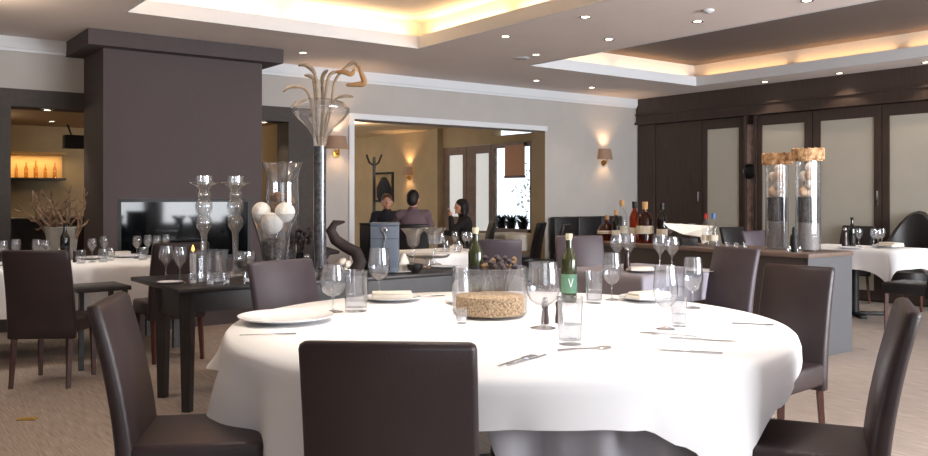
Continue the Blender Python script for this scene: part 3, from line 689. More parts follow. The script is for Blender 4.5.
k = thing('amber_candle', 'small lit candle glowing behind the stem glasses', 'candle', (*U(193, 5.95), ZT)); MB().lathe([(0, 0), (.022, 0), (.022, .15), (0, .153)], 14).obj('wax', napkin_m, k)
MB().lathe([(0, 0), (.01, .015), (.007, .035), (0, .055)], 10, (0, 0, .16)).obj('flame', mat('candle_flame', (255, 180, 80), .5, emit=(255, 170, 70), estr=6), k); MB().tube([(0, 0, .15), (0, 0, .17)], .0015, 5).obj('wick', iron, k)
k = thing('footed_goblet', 'round footed glass goblet holding dark stones on the console', 'goblet', (*U(244.5, 5.6), ZT))
MB().lathe([(0, 0), (.05, 0), (.012, .015), (.01, .05), (.03, .07), (.068, .10), (.075, .14), (.07, .19), (.067, .19), (.071, .14), (.064, .105), (0, .075)], 28).obj('goblet', glass_n, k)
s = tag(MB().lathe([(0, .0), (.04, .008), (.058, .035), (.062, .055), (0, .065)], 20).obj('dark_stones', pebble), 'bed of dark stones inside the footed goblet', 'stones', kind='stuff'); s.location = (*U(244.5, 5.6), ZT+.078)
put('tealight_cup', tealight, 'small glass tealight cup in front of the grain-filled drum', 'tealight', on(462, 323, ZM), 0, None, .9)
# flared vase of white balls
FVP = U(274, 5.75)
k = thing('flared_vase', 'flared glass vase full of pebbles and fluffy white balls', 'vase', (*FVP, ZT))
MB().lathe([(0, 0), (.07, 0), (.065, .012), (.02, .03), (.022, .05), (.060, .075), (.078, .13), (.095, .23), (.125, .34), (.157, .43), (.153, .43), (.121, .34), (.091, .23), (.074, .13), (.055, .08), (0, .06)], 32).obj('vase_body', glass_n, k)
MB().lathe([(.153, .428), (.160, .432), (.158, .437), (.152, .434)], 32).obj('rim', glass, k)
s = tag(MB().lathe([(0, 0), (.05, .018), (.070, .06), (.090, .18), (.05, .205), (0, .21)], 24).obj('vase_pebbles', pebble), 'dark pebbles filling the flared vase under the white balls', 'pebbles', kind='stuff'); s.location = (*FVP, ZT+.066)
white_fluff = mat('white_fluff', (238, 234, 226), .95, bump=.9, bscale=60, noise=.06, nscale=20)
for i, (lo, zz, r, lab) in enumerate(((-.085, .405, .064, 'fluffy white ball on the rim of the flared vase, nearest the candlestick'), (.078, .40, .068, 'fluffy white ball on the rim of the flared vase, nearest the tall stem vase'), (-.005, .325, .074, 'fluffy white ball sunk lowest into the flared vase'))):
    o = tag(MB().ball((0, 0, 0), r, 18).obj('white_ball', white_fluff), lab, 'ball', 'fluffy white balls'); w_ = P(lo, -.02*i); o.location = (FVP[0]+w_[0], FVP[1]+w_[1], ZT+zz+.045)
# hurricane vase of brown cones
HVP = U(282, 6.28)
k = thing('hurricane_vase', 'tall clear hurricane vase of brown cones behind the white balls', 'vase', (*HVP, ZT))
MB().lathe([(0, 0), (.10, 0), (.105, .01), (.115, .25), (.125, .45), (.118, .62), (.12, .72), (.145, .80), (.142, .80), (.116, .72), (.114, .62), (.12, .45), (.11, .25), (.10, .015), (0, .015)], 32).obj('vase_body', glass_n, k); MB().lathe([(.141, .8), (.147, .804), (.147, .798), (.141, .796)], 32).obj('rim', glass, k)
cone_m = mat('brown_cone', (140, 104, 78), .8, noise=.5, nscale=60, bump=.8, bscale=90)
for i, (a, r, z) in enumerate(((.3, .06, .44), (2.4, .06, .46), (4.4, .055, .43), (1.2, .05, .54), (3.4, .05, .55), (5.4, .05, .53), (0, .03, .34), (3.1, .045, .34))):
    o = tag(MB().lathe([(0, -.05), (.03, -.04), (.042, -.01), (.034, .025), (.014, .052), (0, .055)], 12).obj('brown_cone', cone_m), 'brown cone piled inside the tall hurricane vase', 'cone', 'brown cones in the hurricane vase')
    o.location = (HVP[0]+r*math.cos(a), HVP[1]+r*math.sin(a), ZT+z); o.rotation_euler = (a, .5*i, i)
s = tag(MB().lathe([(0, 0), (.096, 0), (.102, .12), (0, .13)], 20).obj('vase_gravel', pebble), 'dark gravel filling the lower hurricane vase', 'gravel', kind='stuff'); s.location = (*HVP, ZT+.017)
k = thing('dark_bouquet', 'dark plum dried bouquet between the flared vase and the tall stem', 'dried flowers', (*BY(298, 5.86), ZT)); q_ = random.Random(11)
MB().lathe([(0, 0), (.045, 0), (.055, .05), (.04, .11), (.045, .13), (.04, .13), (.03, .1), (0, .02)], 18).obj('pot', iron, k)
m = MB()
for i in range(150):
    a, b = q_.uniform(0, 6.28), q_.uniform(-.5, 1); rr = .115*q_.random()**.4; p_ = Vector((rr*math.cos(a), rr*math.sin(a), .21+rr*b)); e = Vector((q_.uniform(-1, 1), q_.uniform(-1, 1), q_.uniform(-.3, 1))).normalized()*.05; s_ = e.cross(Vector((0, 0, 1))).normalized()*.016
    m.bm.faces.new([m.bm.verts.new(v) for v in (p_, p_+e*.5+s_, p_+e, p_+e*.5-s_)])
for i in range(9): m.tube([(0, 0, .03), (.06*math.cos(i*.7), .06*math.sin(i*.7), .24)], .003, 5)
m.obj('dry_leaves', mat('plum_leaf', (58, 38, 46), .75), k)
# shell flower
k = thing('shell_flower', 'small pale shell flower at the foot of the flared vase', 'shell', (*U(261, 5.45), ZT))
for i in range(6): MB().ball((.03*math.cos(i*1.05), .03*math.sin(i*1.05), .025), (.024, .014, .02), 8, i*1.05).obj('petal', mat('peach_shell', (236, 200, 172), .6), k)
MB().ball((0, 0, .03), .018, 8).obj('heart', cream, k)
# tall stem vase
TVP = U(320, 5.9)
k = thing('stem_vase', 'very tall trumpet vase with smoky stem and round glass top', 'vase', (*TVP, ZT))
MB().lathe([(0, 0), (.10, 0), (.10, .012), (.05, .03), (.045, .06)], 28).obj('foot', glass, k)
MB().lathe([(.045, .06), (.042, .5), (.044, .9)], 24).obj('stem', mat('smoky_stem', (72, 72, 76), .15, coat=.6, noise=.35, nscale=40), k)
MB().lathe([(.044, .9), (.05, .95), (.09, 1.02), (.16, 1.08), (.203, 1.135), (.205, 1.165), (.17, 1.205), (.11, 1.225), (.105, 1.222), (.165, 1.2), (.198, 1.163), (.196, 1.138), (.155, 1.085), (.085, 1.026), (.042, .96)], 36).obj('bowl', glass_n, k)
# each pod: offsets (sideways, up) from the table top, in metres, read as a line from the mouth of the vase to the tip
lf = [([(-.008, .86), (-.02, 1.05), (-.015, 1.22), (-.03, 1.36), (-.09, 1.42), (-.145, 1.415)], .012), ([(-.015, .88), (-.05, 1.1), (-.075, 1.22), (-.12, 1.265), (-.20, 1.27), (-.255, 1.235)], .008),
      ([(.01, .86), (.03, 1.08), (.045, 1.25), (.075, 1.36), (.16, 1.375), (.22, 1.36), (.245, 1.40)], .012), ([(.02, .88), (.075, 1.1), (.10, 1.30), (.17, 1.40), (.245, 1.44), (.29, 1.36), (.305, 1.30), (.25, 1.29), (.18, 1.285)], .014),
      ([(.02, .9), (.05, 1.08), (.10, 1.18), (.16, 1.21), (.235, 1.205)], .008), ([(-.01, .87), (-.03, 1.12), (-.045, 1.30), (-.06, 1.345), (-.115, 1.36)], .010), ([(.0, .87), (.015, 1.15), (.01, 1.34), (.05, 1.40)], .010)]
labs = ['pale curled dried pod arching to the chimney, highest on that side', 'lowest curled pod reaching far towards the chimney', 'tan curled pod bending flat over the glass rim', 'longest curled pod looping back above the wide opening', 'short low pod leaning towards the wide opening', 'slim pod curling just above the glass towards the chimney', 'straightest slim pod at the middle of the stem vase']
for i, (ln, rad) in enumerate(lf):
    o = thing('curled_pod', labs[i], 'dried pod', (*TVP, ZT+.10), math.atan2(RT[1], RT[0]), 'curled dried pods in the stem vase')
    pts = [Vector((x, .012*(i-3)*(z-.8)*2, z-.10+.04)) for x, z in ln]; fine = []
    for a_ in range(len(pts)-1):                        # smooth curve through the points
        p0, p1, p2, p3 = pts[max(a_-1, 0)], pts[a_], pts[a_+1], pts[min(a_+2, len(pts)-1)]
        for t_ in range(5):
            t = t_/5; fine.append(.5*((2*p1)+(p2-p0)*t+(2*p0-5*p1+4*p2-p3)*t*t+(3*p1-p0-3*p2+p3)*t**3))
    fine.append(pts[-1]); n = len(fine); k1 = int(n*.55)
    MB().tube(fine[:k1+1], [.006+rad*.6*q/k1 for q in range(k1+1)], 8).obj('stalk', driftwood, o)
    m_ = n-k1-1; MB().tube(fine[k1:], [rad*(.62+.9*math.sin(PI*min(1, q/m_)**.8))*(1 if q < m_ else .3) for q in range(m_+1)], 8).obj('pod_tip', [driftwood, mat('tan_pod', (158, 122, 82), .8, noise=.25)][i in (2, 3)], o)
# decanter, sculpture, box
k = thing('glass_decanter', 'round clear decanter with ball stopper right behind the brown chair', 'decanter', (*BY(307, 5.22), ZT))
MB().lathe([(0, 0), (.07, 0), (.078, .02), (.07, .05), (.022, .085), (.018, .12), (.028, .125), (.026, .127), (.015, .12), (.018, .088), (.066, .052), (.074, .022), (.066, .006), (0, .006)], 28).obj('body', glass_n, k); MB().ball((0, 0, .145), .022, 14).obj('stopper', glass_n, k)
k = thing('driftwood_sculpture', 'dark twisted wooden sculpture beside the slate box', 'sculpture', (*BY(342, 5.42), ZT), math.atan2(RT[1], RT[0]))
m = MB(); m.tube([(.10, 0, .02), (.13, 0, .08), (.10, .01, .15), (.02, .02, .19), (-.05, .01, .24), (-.08, 0, .31), (-.05, 0, .36), (.02, 0, .37)], [.05, .05, .046, .043, .042, .038, .026, .008], 10)
m.obj('curl', darkdry, k); MB().tube([(-.13, 0, .03), (-.15, .01, .1), (-.10, .02, .16), (-.02, .01, .15)], [.045, .04, .032, .010], 10).obj('curl', darkdry, k)
MB().lathe([(0, 0), (.16, 0), (.17, .012), (.14, .03), (0, .03)], 20, (0, 0, 0), None, 1, .6).obj('base', darkdry, k)
k = thing('pale_shell', 'cream shell resting in the hollow of the dark sculpture', 'shell', (*BY(344, 5.34), ZT+.031))
for i in range(5): MB().ball((.03*math.cos(i*1.26), .022*math.sin(i*1.26), .04+.018*(i % 2)), (.028, .02, .026), 8, i).obj('lobe', cream, k)
MB().lathe([(0, 0), (.03, 0), (.012, .03), (0, .04)], 12).obj('foot', cream, k)
bxm = mat('slate_leather', (104, 114, 128), .45, bump=.15, bscale=120)
k = thing('slate_box', 'tall slate blue bottle box with silver clasp on the console', 'box', (*BY(385, 5.3), ZT), head(-.02, 1))
MB().box((0, 0, .17), (.20, .16, .34), None, .008).obj('box_body', bxm, k); MB().box((0, 0, .352), (.205, .165, .022), None, .006).obj('lid', bxm, k); MB().b2(-.101, .101, -.0815, -.08, .246, .249).obj('seam_line', iron, k, smooth=False)
m = MB(); m.lathe([(.014, -.004), (.024, 0), (.014, .004), (.014, -.004)], 16, (0, -.088, .31), Matrix.Rotation(PI/2, 3, 'X')); m.tube([(0, -.088, .29), (.012, -.088, .25), (0, -.088, .215), (-.012, -.088, .25), (0, -.088, .29)], .005, 6, False); m.ball((0, -.088, .175), .012, 8); m.tube([(0, -.088, .215), (0, -.088, .18)], .004, 6)
m.obj('clasp', silver, k)
k = thing('dark_case', 'dark upright case standing close behind the slate box', 'case', (*U(372, 6.45), ZT), head(-.02, 1)); MB().box((0, 0, .17), (.13, .1, .34), None, .008).obj('case_body', leather_d, k); MB().box((0, 0, .348), (.135, .105, .014), None, .004).obj('lid', leather_d, k)
k['label'] = 'dark upright case standing close behind the slate box'; k.location = (*BY(369, 5.5), ZT)
# silver goblets, dish, card and plates by the right console end
def compote(r):
    MB().lathe([(0, 0), (.06, 0), (.062, .006), (.014, .02), (.010, .1), (.018, .13), (.012, .15)], 24).obj('foot', glass_n, r)
    MB().lathe([(.012, .15), (.04, .165), (.052, .20), (.058, .25), (.10, .30), (.097, .3), (.05, .25), (.046, .2), (.03, .172), (0, .165)], 28).obj('cup', crystal, r)
put('footed_cup', compote, 'shiny wide rimmed footed glass cup right beside the slate box', 'footed cup', (*BY(413, 5.62), ZT), 0, 'shiny footed cups'); put('footed_cup', compote, 'shiny wide rimmed footed glass cup farther from the slate box', 'footed cup', (*BY(434, 5.64), ZT), 0, 'shiny footed cups')
k = thing('glass_cake_stand', 'clear glass dish on a short foot below the shiny cups', 'dish', (*BY(428, 5.34), ZT)); MB().lathe([(0, 0), (.06, 0), (.02, .02), (.018, .07), (.05, .085)], 24).obj('foot', glass_n, k); MB().lathe([(0, .085), (.15, .09), (.17, .11), (.167, .112), (.148, .094), (0, .09)], 32).obj('dish', glass_n, k)
k = thing('napkin_cone', 'white napkin folded into a cone beside the shiny cups', 'napkin', (*BY(404, 5.26), ZT)); MB().lathe([(.05, 0), (.045, .06), (.012, .13), (0, .14)], 14, (0, 0, 0), None, 1, .55).obj('cone_fold', napkin_m, k); MB().lathe([(0, 0), (.055, 0), (.053, .012), (0, .012)], 14, (0, 0, 0), None, 1, .6).obj('hem_fold', napkin_m, k)
k = thing('black_bowl', 'small round black bowl beside the napkin cone', 'bowl', (*BY(415, 5.16), ZT)); MB().lathe([(0, 0), (.03, 0), (.055, .03), (.058, .06), (.054, .06), (.05, .03), (0, .008)], 20).obj('bowl_body', leather_d, k); MB().lathe([(.02, 0), (.03, -.001), (.032, .006), (.022, .006)], 16).obj('foot_ring', leather_d, k)
pl(399, 272.3, 'white saucer plate on the console near its far end', .62, ZT, 'small plates'); pl(443, 267.5, 'white saucer plate nearest the far console end', .6, ZT, 'small plates')
# ================================================================ LEFT WHITE TABLE
Z4 = T0+.007
vs = thing('stoneware_vase', 'tapered grey stoneware vase of branches on the left white table', 'vase', (*U(62, 7.45), Z4), .2)
MB().lathe([(0, 0), (.105, 0), (.108, .01), (.135, .27), (.138, .28), (.128, .28), (.10, .02), (0, .02)], 32).obj('vase_body', mat('grey_stoneware', (128, 124, 118), .7, noise=.1, nscale=12), vs); MB().lathe([(.136, .275), (.142, .282), (.136, .289), (.127, .285)], 32).obj('rim', MATS['grey_stoneware'], vs)
br = thing('dried_branches', 'gnarled pale dried branches spreading from the stoneware vase', 'branches', (*U(62, 7.45), Z4+.03), math.atan2(RT[1], RT[0]))
rnd = random.Random(5)
branchm = mat('brown_branch', (112, 88, 68), .8, noise=.3, nscale=20)
for i in range(17):
    ang = rnd.uniform(-1, 1); p = Vector((ang*.05, rnd.uniform(-.04, .04), .0)); dv = Vector((ang*.5, rnd.uniform(-.35, .35), 1)).normalized(); pts = [p.copy()]; n = rnd.randint(6, 9)
    for q in range(n):
        if q > 2: dv = (dv+Vector((rnd.uniform(-.7, .7)+ang*.05, rnd.uniform(-.4, .4), rnd.uniform(-.1, .55)))).normalized()
        p = p+dv*(.095 if q < 3 else .07); pts.append(p.copy())
    o = MB().tube(pts, [.016*(1-.65*q/n) for q in range(n+1)], 6).obj('branch', branchm, br)
    for q in range(3, n):
        d2 = Vector((rnd.uniform(-1, 1), rnd.uniform(-1, 1), rnd.uniform(-.2, .8))).normalized()
        MB().tube([pts[q], pts[q]+d2*.045, pts[q]+d2*.07+Vector((0, 0, .02))], [.009, .008, .003], 5).obj('twig', branchm, o)
bottle('c', blackglass, darkfoil, darkfoil, 'dark wine bottle in front of the stoneware vase', (*U(65, 7.25), Z4), 1.0)
for i, (u, lab) in enumerate(((61, 'dark red mill in front of the stoneware vase, first of two'), (70, 'dark red mill beside the wine bottle of the left table'))):
    put('pepper_mill', None, lab, 'pepper mill', (*U(u+(-2, 5)[i], 7.12), Z4), 0, 'dark red mills')
gl = 'glasses on the left white table'
def f4(f, u, y, lab):
    p_ = BY(u, y); put(*(('stem_glass', farglass) if f is fg else ('short_glass', shortglass)), lab, 'stem glass' if f is fg else 'short glass', (*p_, Z4), 0, gl, 1.0)
for u, d, lab, f in ((3, 7.4, 'stem glass at the picture edge on the left table', fg), (16, 7.55, 'stem glass second from the picture edge on the left table', fg), (27, 7.3, 'short glass behind the dark chair back', sg), (37, 7.45, 'stem glass behind the dark chair, nearer the vase', fg), (45, 7.2, 'stem glass just before the stoneware vase', fg),
                      (81, 7.25, 'short glass right after the wine bottle of the left table', sg), (92, 7.35, 'stem glass between two short glasses near the stoneware vase', fg), (104, 7.75, 'stem glass farther back between vase and fireplace', fg), (103, 7.3, 'short glass at the middle of the left table', sg), (110, 7.45, 'short glass before the fireplace corner', sg),
                      (137, 7.6, 'stem glass below the fire window, first of the far group', fg), (148, 7.7, 'stem glass below the fire window, second of the far group', fg), (157, 7.55, 'stem glass below the fire window beside the console glasses', fg), (143, 7.35, 'short glass below the fire window', sg), (166, 7.8, 'stem glass behind the left candlestick', fg), (163, 7.75, 'short glass behind the console end glasses', sg)):
    f4(f, u, 7.42+(d-7.12)*.85, lab)
pl(92, 259, 'white plate at the front of the left white table', .9, Z4, 'plates on the left table'); pl(128, 257, 'white plate on the left table nearest the console', .9, Z4, 'plates on the left table'); pl(20, 261, 'white plate on the left table behind the dark chair', .9, Z4, 'plates on the left table')
nk(118, 255, 'long white folded napkin on the left table near the fireplace', head(1, .7), Z4, 1, 'folded napkins')

# ================================================================ TABLE BEHIND THE CONSOLE
Z5 = Z4
for u, d, lab in ((455, 8.75, 'stem glass left of the pair on the square table'), (465, 8.75, 'stem glass right of the pair on the square table'), (441, 8.5, 'stem glass at the near edge of the square table'), (470, 8.5, 'stem glass behind the neck of the bottle in the drum')): fg(u, d, Z5, lab, .95, 'glasses on the square table')
for u, d, lab in ((446, 8.45, 'short glass on the square table beside the cake stand'), (458, 8.42, 'short glass at the middle near edge of the square table')): sg(u, d, Z5, lab, 1, 'glasses on the square table')
nk(456, 248.5, 'cream napkin lying flat on the square table', head(1, 0)+PI/2, Z5, 1.1)
# ================================================================ SMALL GREY TABLE
Z2t = Z4
g2 = 'glasses on the grey clothed table'
k = put('pepper_mill', None, 'tall dark mill on the grey clothed table', 'pepper mill', (*U(627, 6.35), Z2t), 0, 'mills', 1.5)
pl(641, 271.5, 'white plate on the grey clothed table beside the tall mill', .7, Z2t, 'plates on the grey table'); nk(641, 270.5, 'white napkin on the plate of the grey clothed table', head(1, 0), Z2t+.016, .8); pl(700, 272, 'white plate on the grey clothed table nearest the mauve chair', .65, Z2t, 'plates on the grey table')
fg(629, 6.6, Z2t, 'stem glass behind the tall dark mill', 1.3, g2); fg(660, 6.3, Z2t, 'stem glass on the grey table, left of the white paper', 1.35, g2); fg(672, 6.2, Z2t, 'stem glass on the grey table below the white paper', 1.3, g2); fg(617, 6.5, Z2t, 'stem glass on the grey table left of the tall mill', 1.3, g2)
# ================================================================ SIDEBOARD TOP
ZS = .847
def fg_x(u, x, z, lab, sc, g): put('stem_glass', farglass, lab, 'stem glass', (*BX(u, x), z), 0, g, sc)
def liquor(gm, capm, kind):
    def build(r):
        pr = {'round': [(0, 0), (.06, 0), (.075, .03), (.08, .07), (.065, .12), (.02, .15), (.016, .2), (0, .2)], 'tall': [(0, 0), (.037, 0), (.038, .18), (.03, .21), (.015, .24), (.014, .29), (0, .29)], 'flask': [(0, 0), (.05, 0), (.052, .15), (.04, .18), (.016, .2), (.015, .25), (0, .25)]}[kind]
        MB().lathe(pr, 20).obj('bottle_body', gm, r); zt = pr[-1][1]
        MB().lathe([(.018, zt-.035), (.018, zt+.012), (0, zt+.012)], 14).obj('cap', capm, r)
        q = {'round': .078, 'tall': .0388, 'flask': .0528}[kind]
        MB().lathe([(q+.001, .06), (q+.0015, .06), (q+.0015, .11 if kind != 'round' else .085), (q+.001, .11 if kind != 'round' else .085)], 22).obj('label', paper, r)
    return build
red = mat('red_cap', (190, 40, 30), .4); blue = mat('blue_cap', (70, 110, 170), .4); cork = mat('cork', (190, 150, 104), .8)
def liq(key, gm, cm, kd, lab, u, d, sc=1): put('liquor_'+key, liquor(gm, cm, kd), lab, 'bottle', (*BX(u, 6.36+(d-7.6)*.12+.05*(key in 'bf')), ZS), 0, 'spirit bottles on the sideboard', sc, name='spirit_bottle')
liq('a', glass_a, cork, 'round', 'round amber spirit bottle with cork, at the far end of the sideboard', 607, 8.55, 1.25)
liq('b', glass, cork, 'tall', 'clear tall spirit bottle right of the round amber bottle', 622, 8.5, 1.4)
liq('c', glass_a, darkfoil, 'tall', 'tall amber spirit bottle with dark cap, middle of the sideboard group', 634.5, 8.3, 1.35)
liq('d', glass_a, cork, 'flask', 'amber spirit flask with cork in front of the dark panelling', 645, 8.15, 1.55)
liq('e', glass_g, cork, 'tall', 'green spirit bottle between the clear bottle and amber bottles', 616, 8.2, 1.05)
liq('f', glass_dk, darkfoil, 'tall', 'dark slim spirit bottle nearest the white paper', 662, 8.1, 1.3)
liq('g', glass, red, 'tall', 'clear bottle with a red cap behind the white paper', 706, 7.6, 1.0)
liq('h', glass, blue, 'tall', 'clear bottle with a blue cap next to the red capped one', 713.5, 7.6, 1.02)
for u, d, lab in ((670, 7.9, 'stem glass behind the white paper on the sideboard'), (680, 7.9, 'second stem glass behind the white paper on the sideboard'), (692, 7.75, 'stem glass left of the red capped bottle')): fg_x(u, 6.62, ZS, lab, 1.0, 'stem glasses on the sideboard')
for u, d, lab in ((718, 7.3, 'tealight cup on the sideboard, first from the red capped bottle'), (727, 7.25, 'tealight cup on the sideboard, second from the red capped bottle'), (736, 7.22, 'tealight cup on the sideboard, third from the red capped bottle'), (745, 7.2, 'tealight cup on the sideboard nearest the tall vases')): put('tealight_cup', None, lab, 'tealight', (*BX(u, 6.33), ZS), 0, 'tealight cups on the sideboard', .8)
k = thing('menu_stand', 'dark stand holding an open white paper at the sideboard', 'stand', (*BX(686, 6.40), ZS), math.atan2(RT[1], RT[0])); MB().b2(-.05, .10, -.04, .04, 0, .075, .005).obj('stand_box', leather_d, k); MB().b2(-.06, .11, -.05, .05, 0, .008).obj('base_plate', darkwood, k)
k = thing('white_paper', 'open white folded paper lying across the dark stand', 'paper', (*BX(686, 6.40), ZS+.078), math.atan2(RT[1], RT[0]))
m = MB(); m.poly([(-.18, -.06, .06), (-.04, -.05, .02), (.16, -.05, .0), (.23, -.06, .07), (.20, .07, .03), (.16, .08, .05), (-.04, .08, .06), (-.185, .07, .085)], .004); bmesh.ops.scale(m.bm, verts=m.bm.verts[:], vec=(1, 1.2, 1.45)); m.obj('paper_sheet', mat('white_paper_stock', (246, 240, 228), .8), k, smooth=False)
MB().poly([(.12, -.055, 0), (.23, -.07, .065), (.20, -.075, -.03), (.13, -.07, -.06)], .003, 'y').obj('paper_corner', MATS['white_paper_stock'], k, smooth=False)
# tall cylinder vases with rope collars
def tallvase(h):
    def build(r):
        MB().lathe([(0, 0), (.098, 0), (.10, .01), (.10, h), (.096, h), (.094, .014), (0, .012)], 36).obj('cylinder', glass_n, r)
        rp = MB()                                          # collar of slanting twisted strands
        for i in range(40):
            a = 2*PI*i/40; q = [(.118*math.cos(a+k_*.09), .118*math.sin(a+k_*.09), h-.075+k_*.022+.01*((i*5) % 3)*.4) for k_ in range(5)]
            rp.tube(q, .013, 6)
        rp.lathe([(.104, h-.085), (.115, h-.085), (.115, h+.012), (.104, h+.012), (.104, h-.085)], 32)
        rp.obj('rope_collar', rope_m, r)
    return build
def vasecontents(P0, zz, h1, h2, n, lab):
    o = tag(MB().lathe([(0, 0), (.087, 0), (.087, h1), (0, h1+.004)], 24).obj('pale_gravel', mat('pale_gravel', (116, 112, 108), .85, rgb2=(158, 152, 146), nscale=90, bump=.4)), 'pale gravel at the bottom of the '+lab, 'gravel', kind='stuff'); o.location = (*P0, zz+.015)
    o = tag(MB().lathe([(0, 0), (.087, 0), (.087, h2-h1), (0, h2-h1+.006)], 24).obj('dark_gravel', mat('black_gravel', (34, 31, 30), .6, rgb2=(84, 78, 74), nscale=60, bump=.6, bscale=60)), 'dark gravel layer inside the '+lab, 'gravel', kind='stuff'); o.location = (*P0, zz+.021+h1)
    for i in range(n):
        a = i*2.1; rr = .034; z = h2+.06+.07*(i//2)+.01*(i % 2)
        m = MB(); m.lathe([(0, -.04), (.028, -.036), (.045, -.01), (.047, .012), (.032, .034), (.014, .042), (.006, .03)], 14); m.lathe([(.038, -.005), (.054, .004), (.038, .012)], 12)
        o = tag(m.obj('shell', [cream, mat('peach_sea_shell', (232, 196, 160), .6, noise=.15, nscale=30)][i % 2]), 'pale sea shell in the '+lab, 'shell', 'shells in the '+lab)
        o.location = (P0[0]+rr*math.cos(a), P0[1]+rr*math.sin(a), zz+z); o.rotation_euler = (i*1.3, .6*i, i)
VA, VB = U(777, 7.42), U(808, 7.13)
put('cylinder_vase', tallvase(.84), 'tall glass cylinder vase with rope collar, shorter of the pair', 'vase', (*VA, ZS), 0, 'rope-collared cylinder vases', .97)
put('cylinder_vase', tallvase(.84), 'tall glass cylinder vase with rope collar, taller of the pair', 'vase', (*VB, ZS), .4, 'rope-collared cylinder vases', 1.0)
vasecontents(VA, ZS, .22, .43, 7, 'shorter rope-collared vase'); vasecontents(VB, ZS, .22, .43, 7, 'taller rope-collared vase')
k = thing('black_shaker', 'black bottle-shaped shaker between the two rope-collared vases', 'shaker', (*U(794, 6.98), ZS)); MB().lathe([(0, 0), (.028, 0), (.034, .06), (.03, .13), (.014, .155), (.018, .185), (0, .19)], 18).obj('body', iron, k); MB().ball((0, 0, .195), .014).obj('knob', iron, k)
sg(789, 6.95, ZS, 'tiny clear glass at the foot of the black shaker', .45); sg(799, 6.9, ZS, 'tiny clear glass nearest the sideboard corner', .45)
# ================================================================ PEDESTAL TABLE TOP
Z3 = Z4
bottle('c', blackglass, darkfoil, darkfoil, 'dark wine bottle on the pedestal table', (*U(852, 9.25), Z3), 1.0); PROTO['wine_bottle_c']
k = put('pepper_mill', None, 'short dark mill beside the bottle on the pedestal table', 'pepper mill', (*U(845, 9.2), Z3), 0, 'mills', 1.9)
for u, d, lab in ((859, 9.35, 'stem glass right of the bottle on the pedestal table'), (874, 9.3, 'stem glass at the middle of the pedestal table'), (882, 9.4, 'stem glass behind the napkin on the pedestal table'), (878, 9.1, 'stem glass nearest the napkin plate on the pedestal table')): fg(u, d, Z3, lab, 1, 'glasses on the pedestal table')
pl(888, 247, 'white plate under the long napkin on the pedestal table', 1, Z3, 'plates on the pedestal table'); nk(890, 246.3, 'long white napkin on the pedestal table plate', head(1, .2)+PI/2, Z3+.021, 1.2)
pl(850, 248.5, 'white plate on the pedestal table before the wine bottle', .8, Z3, 'plates on the pedestal table')
# ================================================================ FLOOR PLATE
brass_d = mat('aged_brass_plate', (178, 142, 66), .6, .1)
k = thing('floor_socket', 'small brass socket plate set in the carpet', 'floor socket', (*G(27, 419.5, 0), .001), math.atan2(RT[1], RT[0])+.1); MB().b2(-.052, .052, -.03, .03, 0, .006, .002).obj('plate', brass_d, k); MB().b2(-.035, .035, -.018, .018, .006, .009, .001).obj('lid', brass_d, k)

# ================================================================ WINDOW GREENERY
pt = thing('potted_tree', 'young leafy tree growing outside beyond the bright window', 'tree', (9.75, 11.0, .02))
MB().lathe([(0, 0), (.16, 0), (.2, .36), (.18, .36), (.17, .33), (0, .33)], 20).obj('pot', iron, pt); MB().tube([(0, 0, .3), (.02, .01, .8), (-.01, .02, 1.3), (.02, 0, 1.7)], [.03, .025, .02, .008]).obj('trunk', driftwood, pt)
leaf = mat('leaf_green', (110, 132, 100), .6, noise=.2); m = MB(); rnd = random.Random(3)
for i in range(240):
    a = rnd.uniform(0, 6.28); b = rnd.uniform(-1, 1); r = .42*rnd.random()**.4; p = Vector((r*math.cos(a)*math.sqrt(1-b*b), r*math.sin(a)*math.sqrt(1-b*b), 1.45+r*b*1.3)); d_ = Vector((rnd.uniform(-1, 1), rnd.uniform(-1, 1), rnd.uniform(-1, .4))).normalized()*.09; s_ = d_.cross(Vector((0, 0, 1))).normalized()*.025
    m.bm.faces.new([m.bm.verts.new(q) for q in (p, p+d_*.5+s_, p+d_, p+d_*.5-s_)])
m.obj('foliage', leaf, pt)
for i, (y, lab) in enumerate(((10.45, 'dark plant pot on the window ledge, under the blind'), (10.75, 'dark plant pot on the window ledge in the middle'), (11.0, 'dark plant pot on the window ledge next to the glass door'))):
    def ledge(r):
        MB().lathe([(0, 0), (.07, 0), (.1, .12), (.09, .12), (.08, .1), (0, .1)], 16).obj('pot', iron, r); m = MB(); q = random.Random(9)
        for j in range(60):
            a = q.uniform(0, 6.28); e = Vector((math.cos(a)*.14, math.sin(a)*.14, q.uniform(.1, .26))); s_ = Vector((-math.sin(a), math.cos(a), 0))*.02; b_ = Vector((0, 0, .1))
            m.bm.faces.new([m.bm.verts.new(v) for v in (b_, (b_+e)*.55+s_, e, (b_+e)*.55-s_)])
        m.obj('foliage', mat('dark_leaf', (46, 56, 48), .6), r)
    put('ledge_plant', ledge, lab, 'plant', (X2-.0, y, .782), i, 'plants on the window ledge', .95)

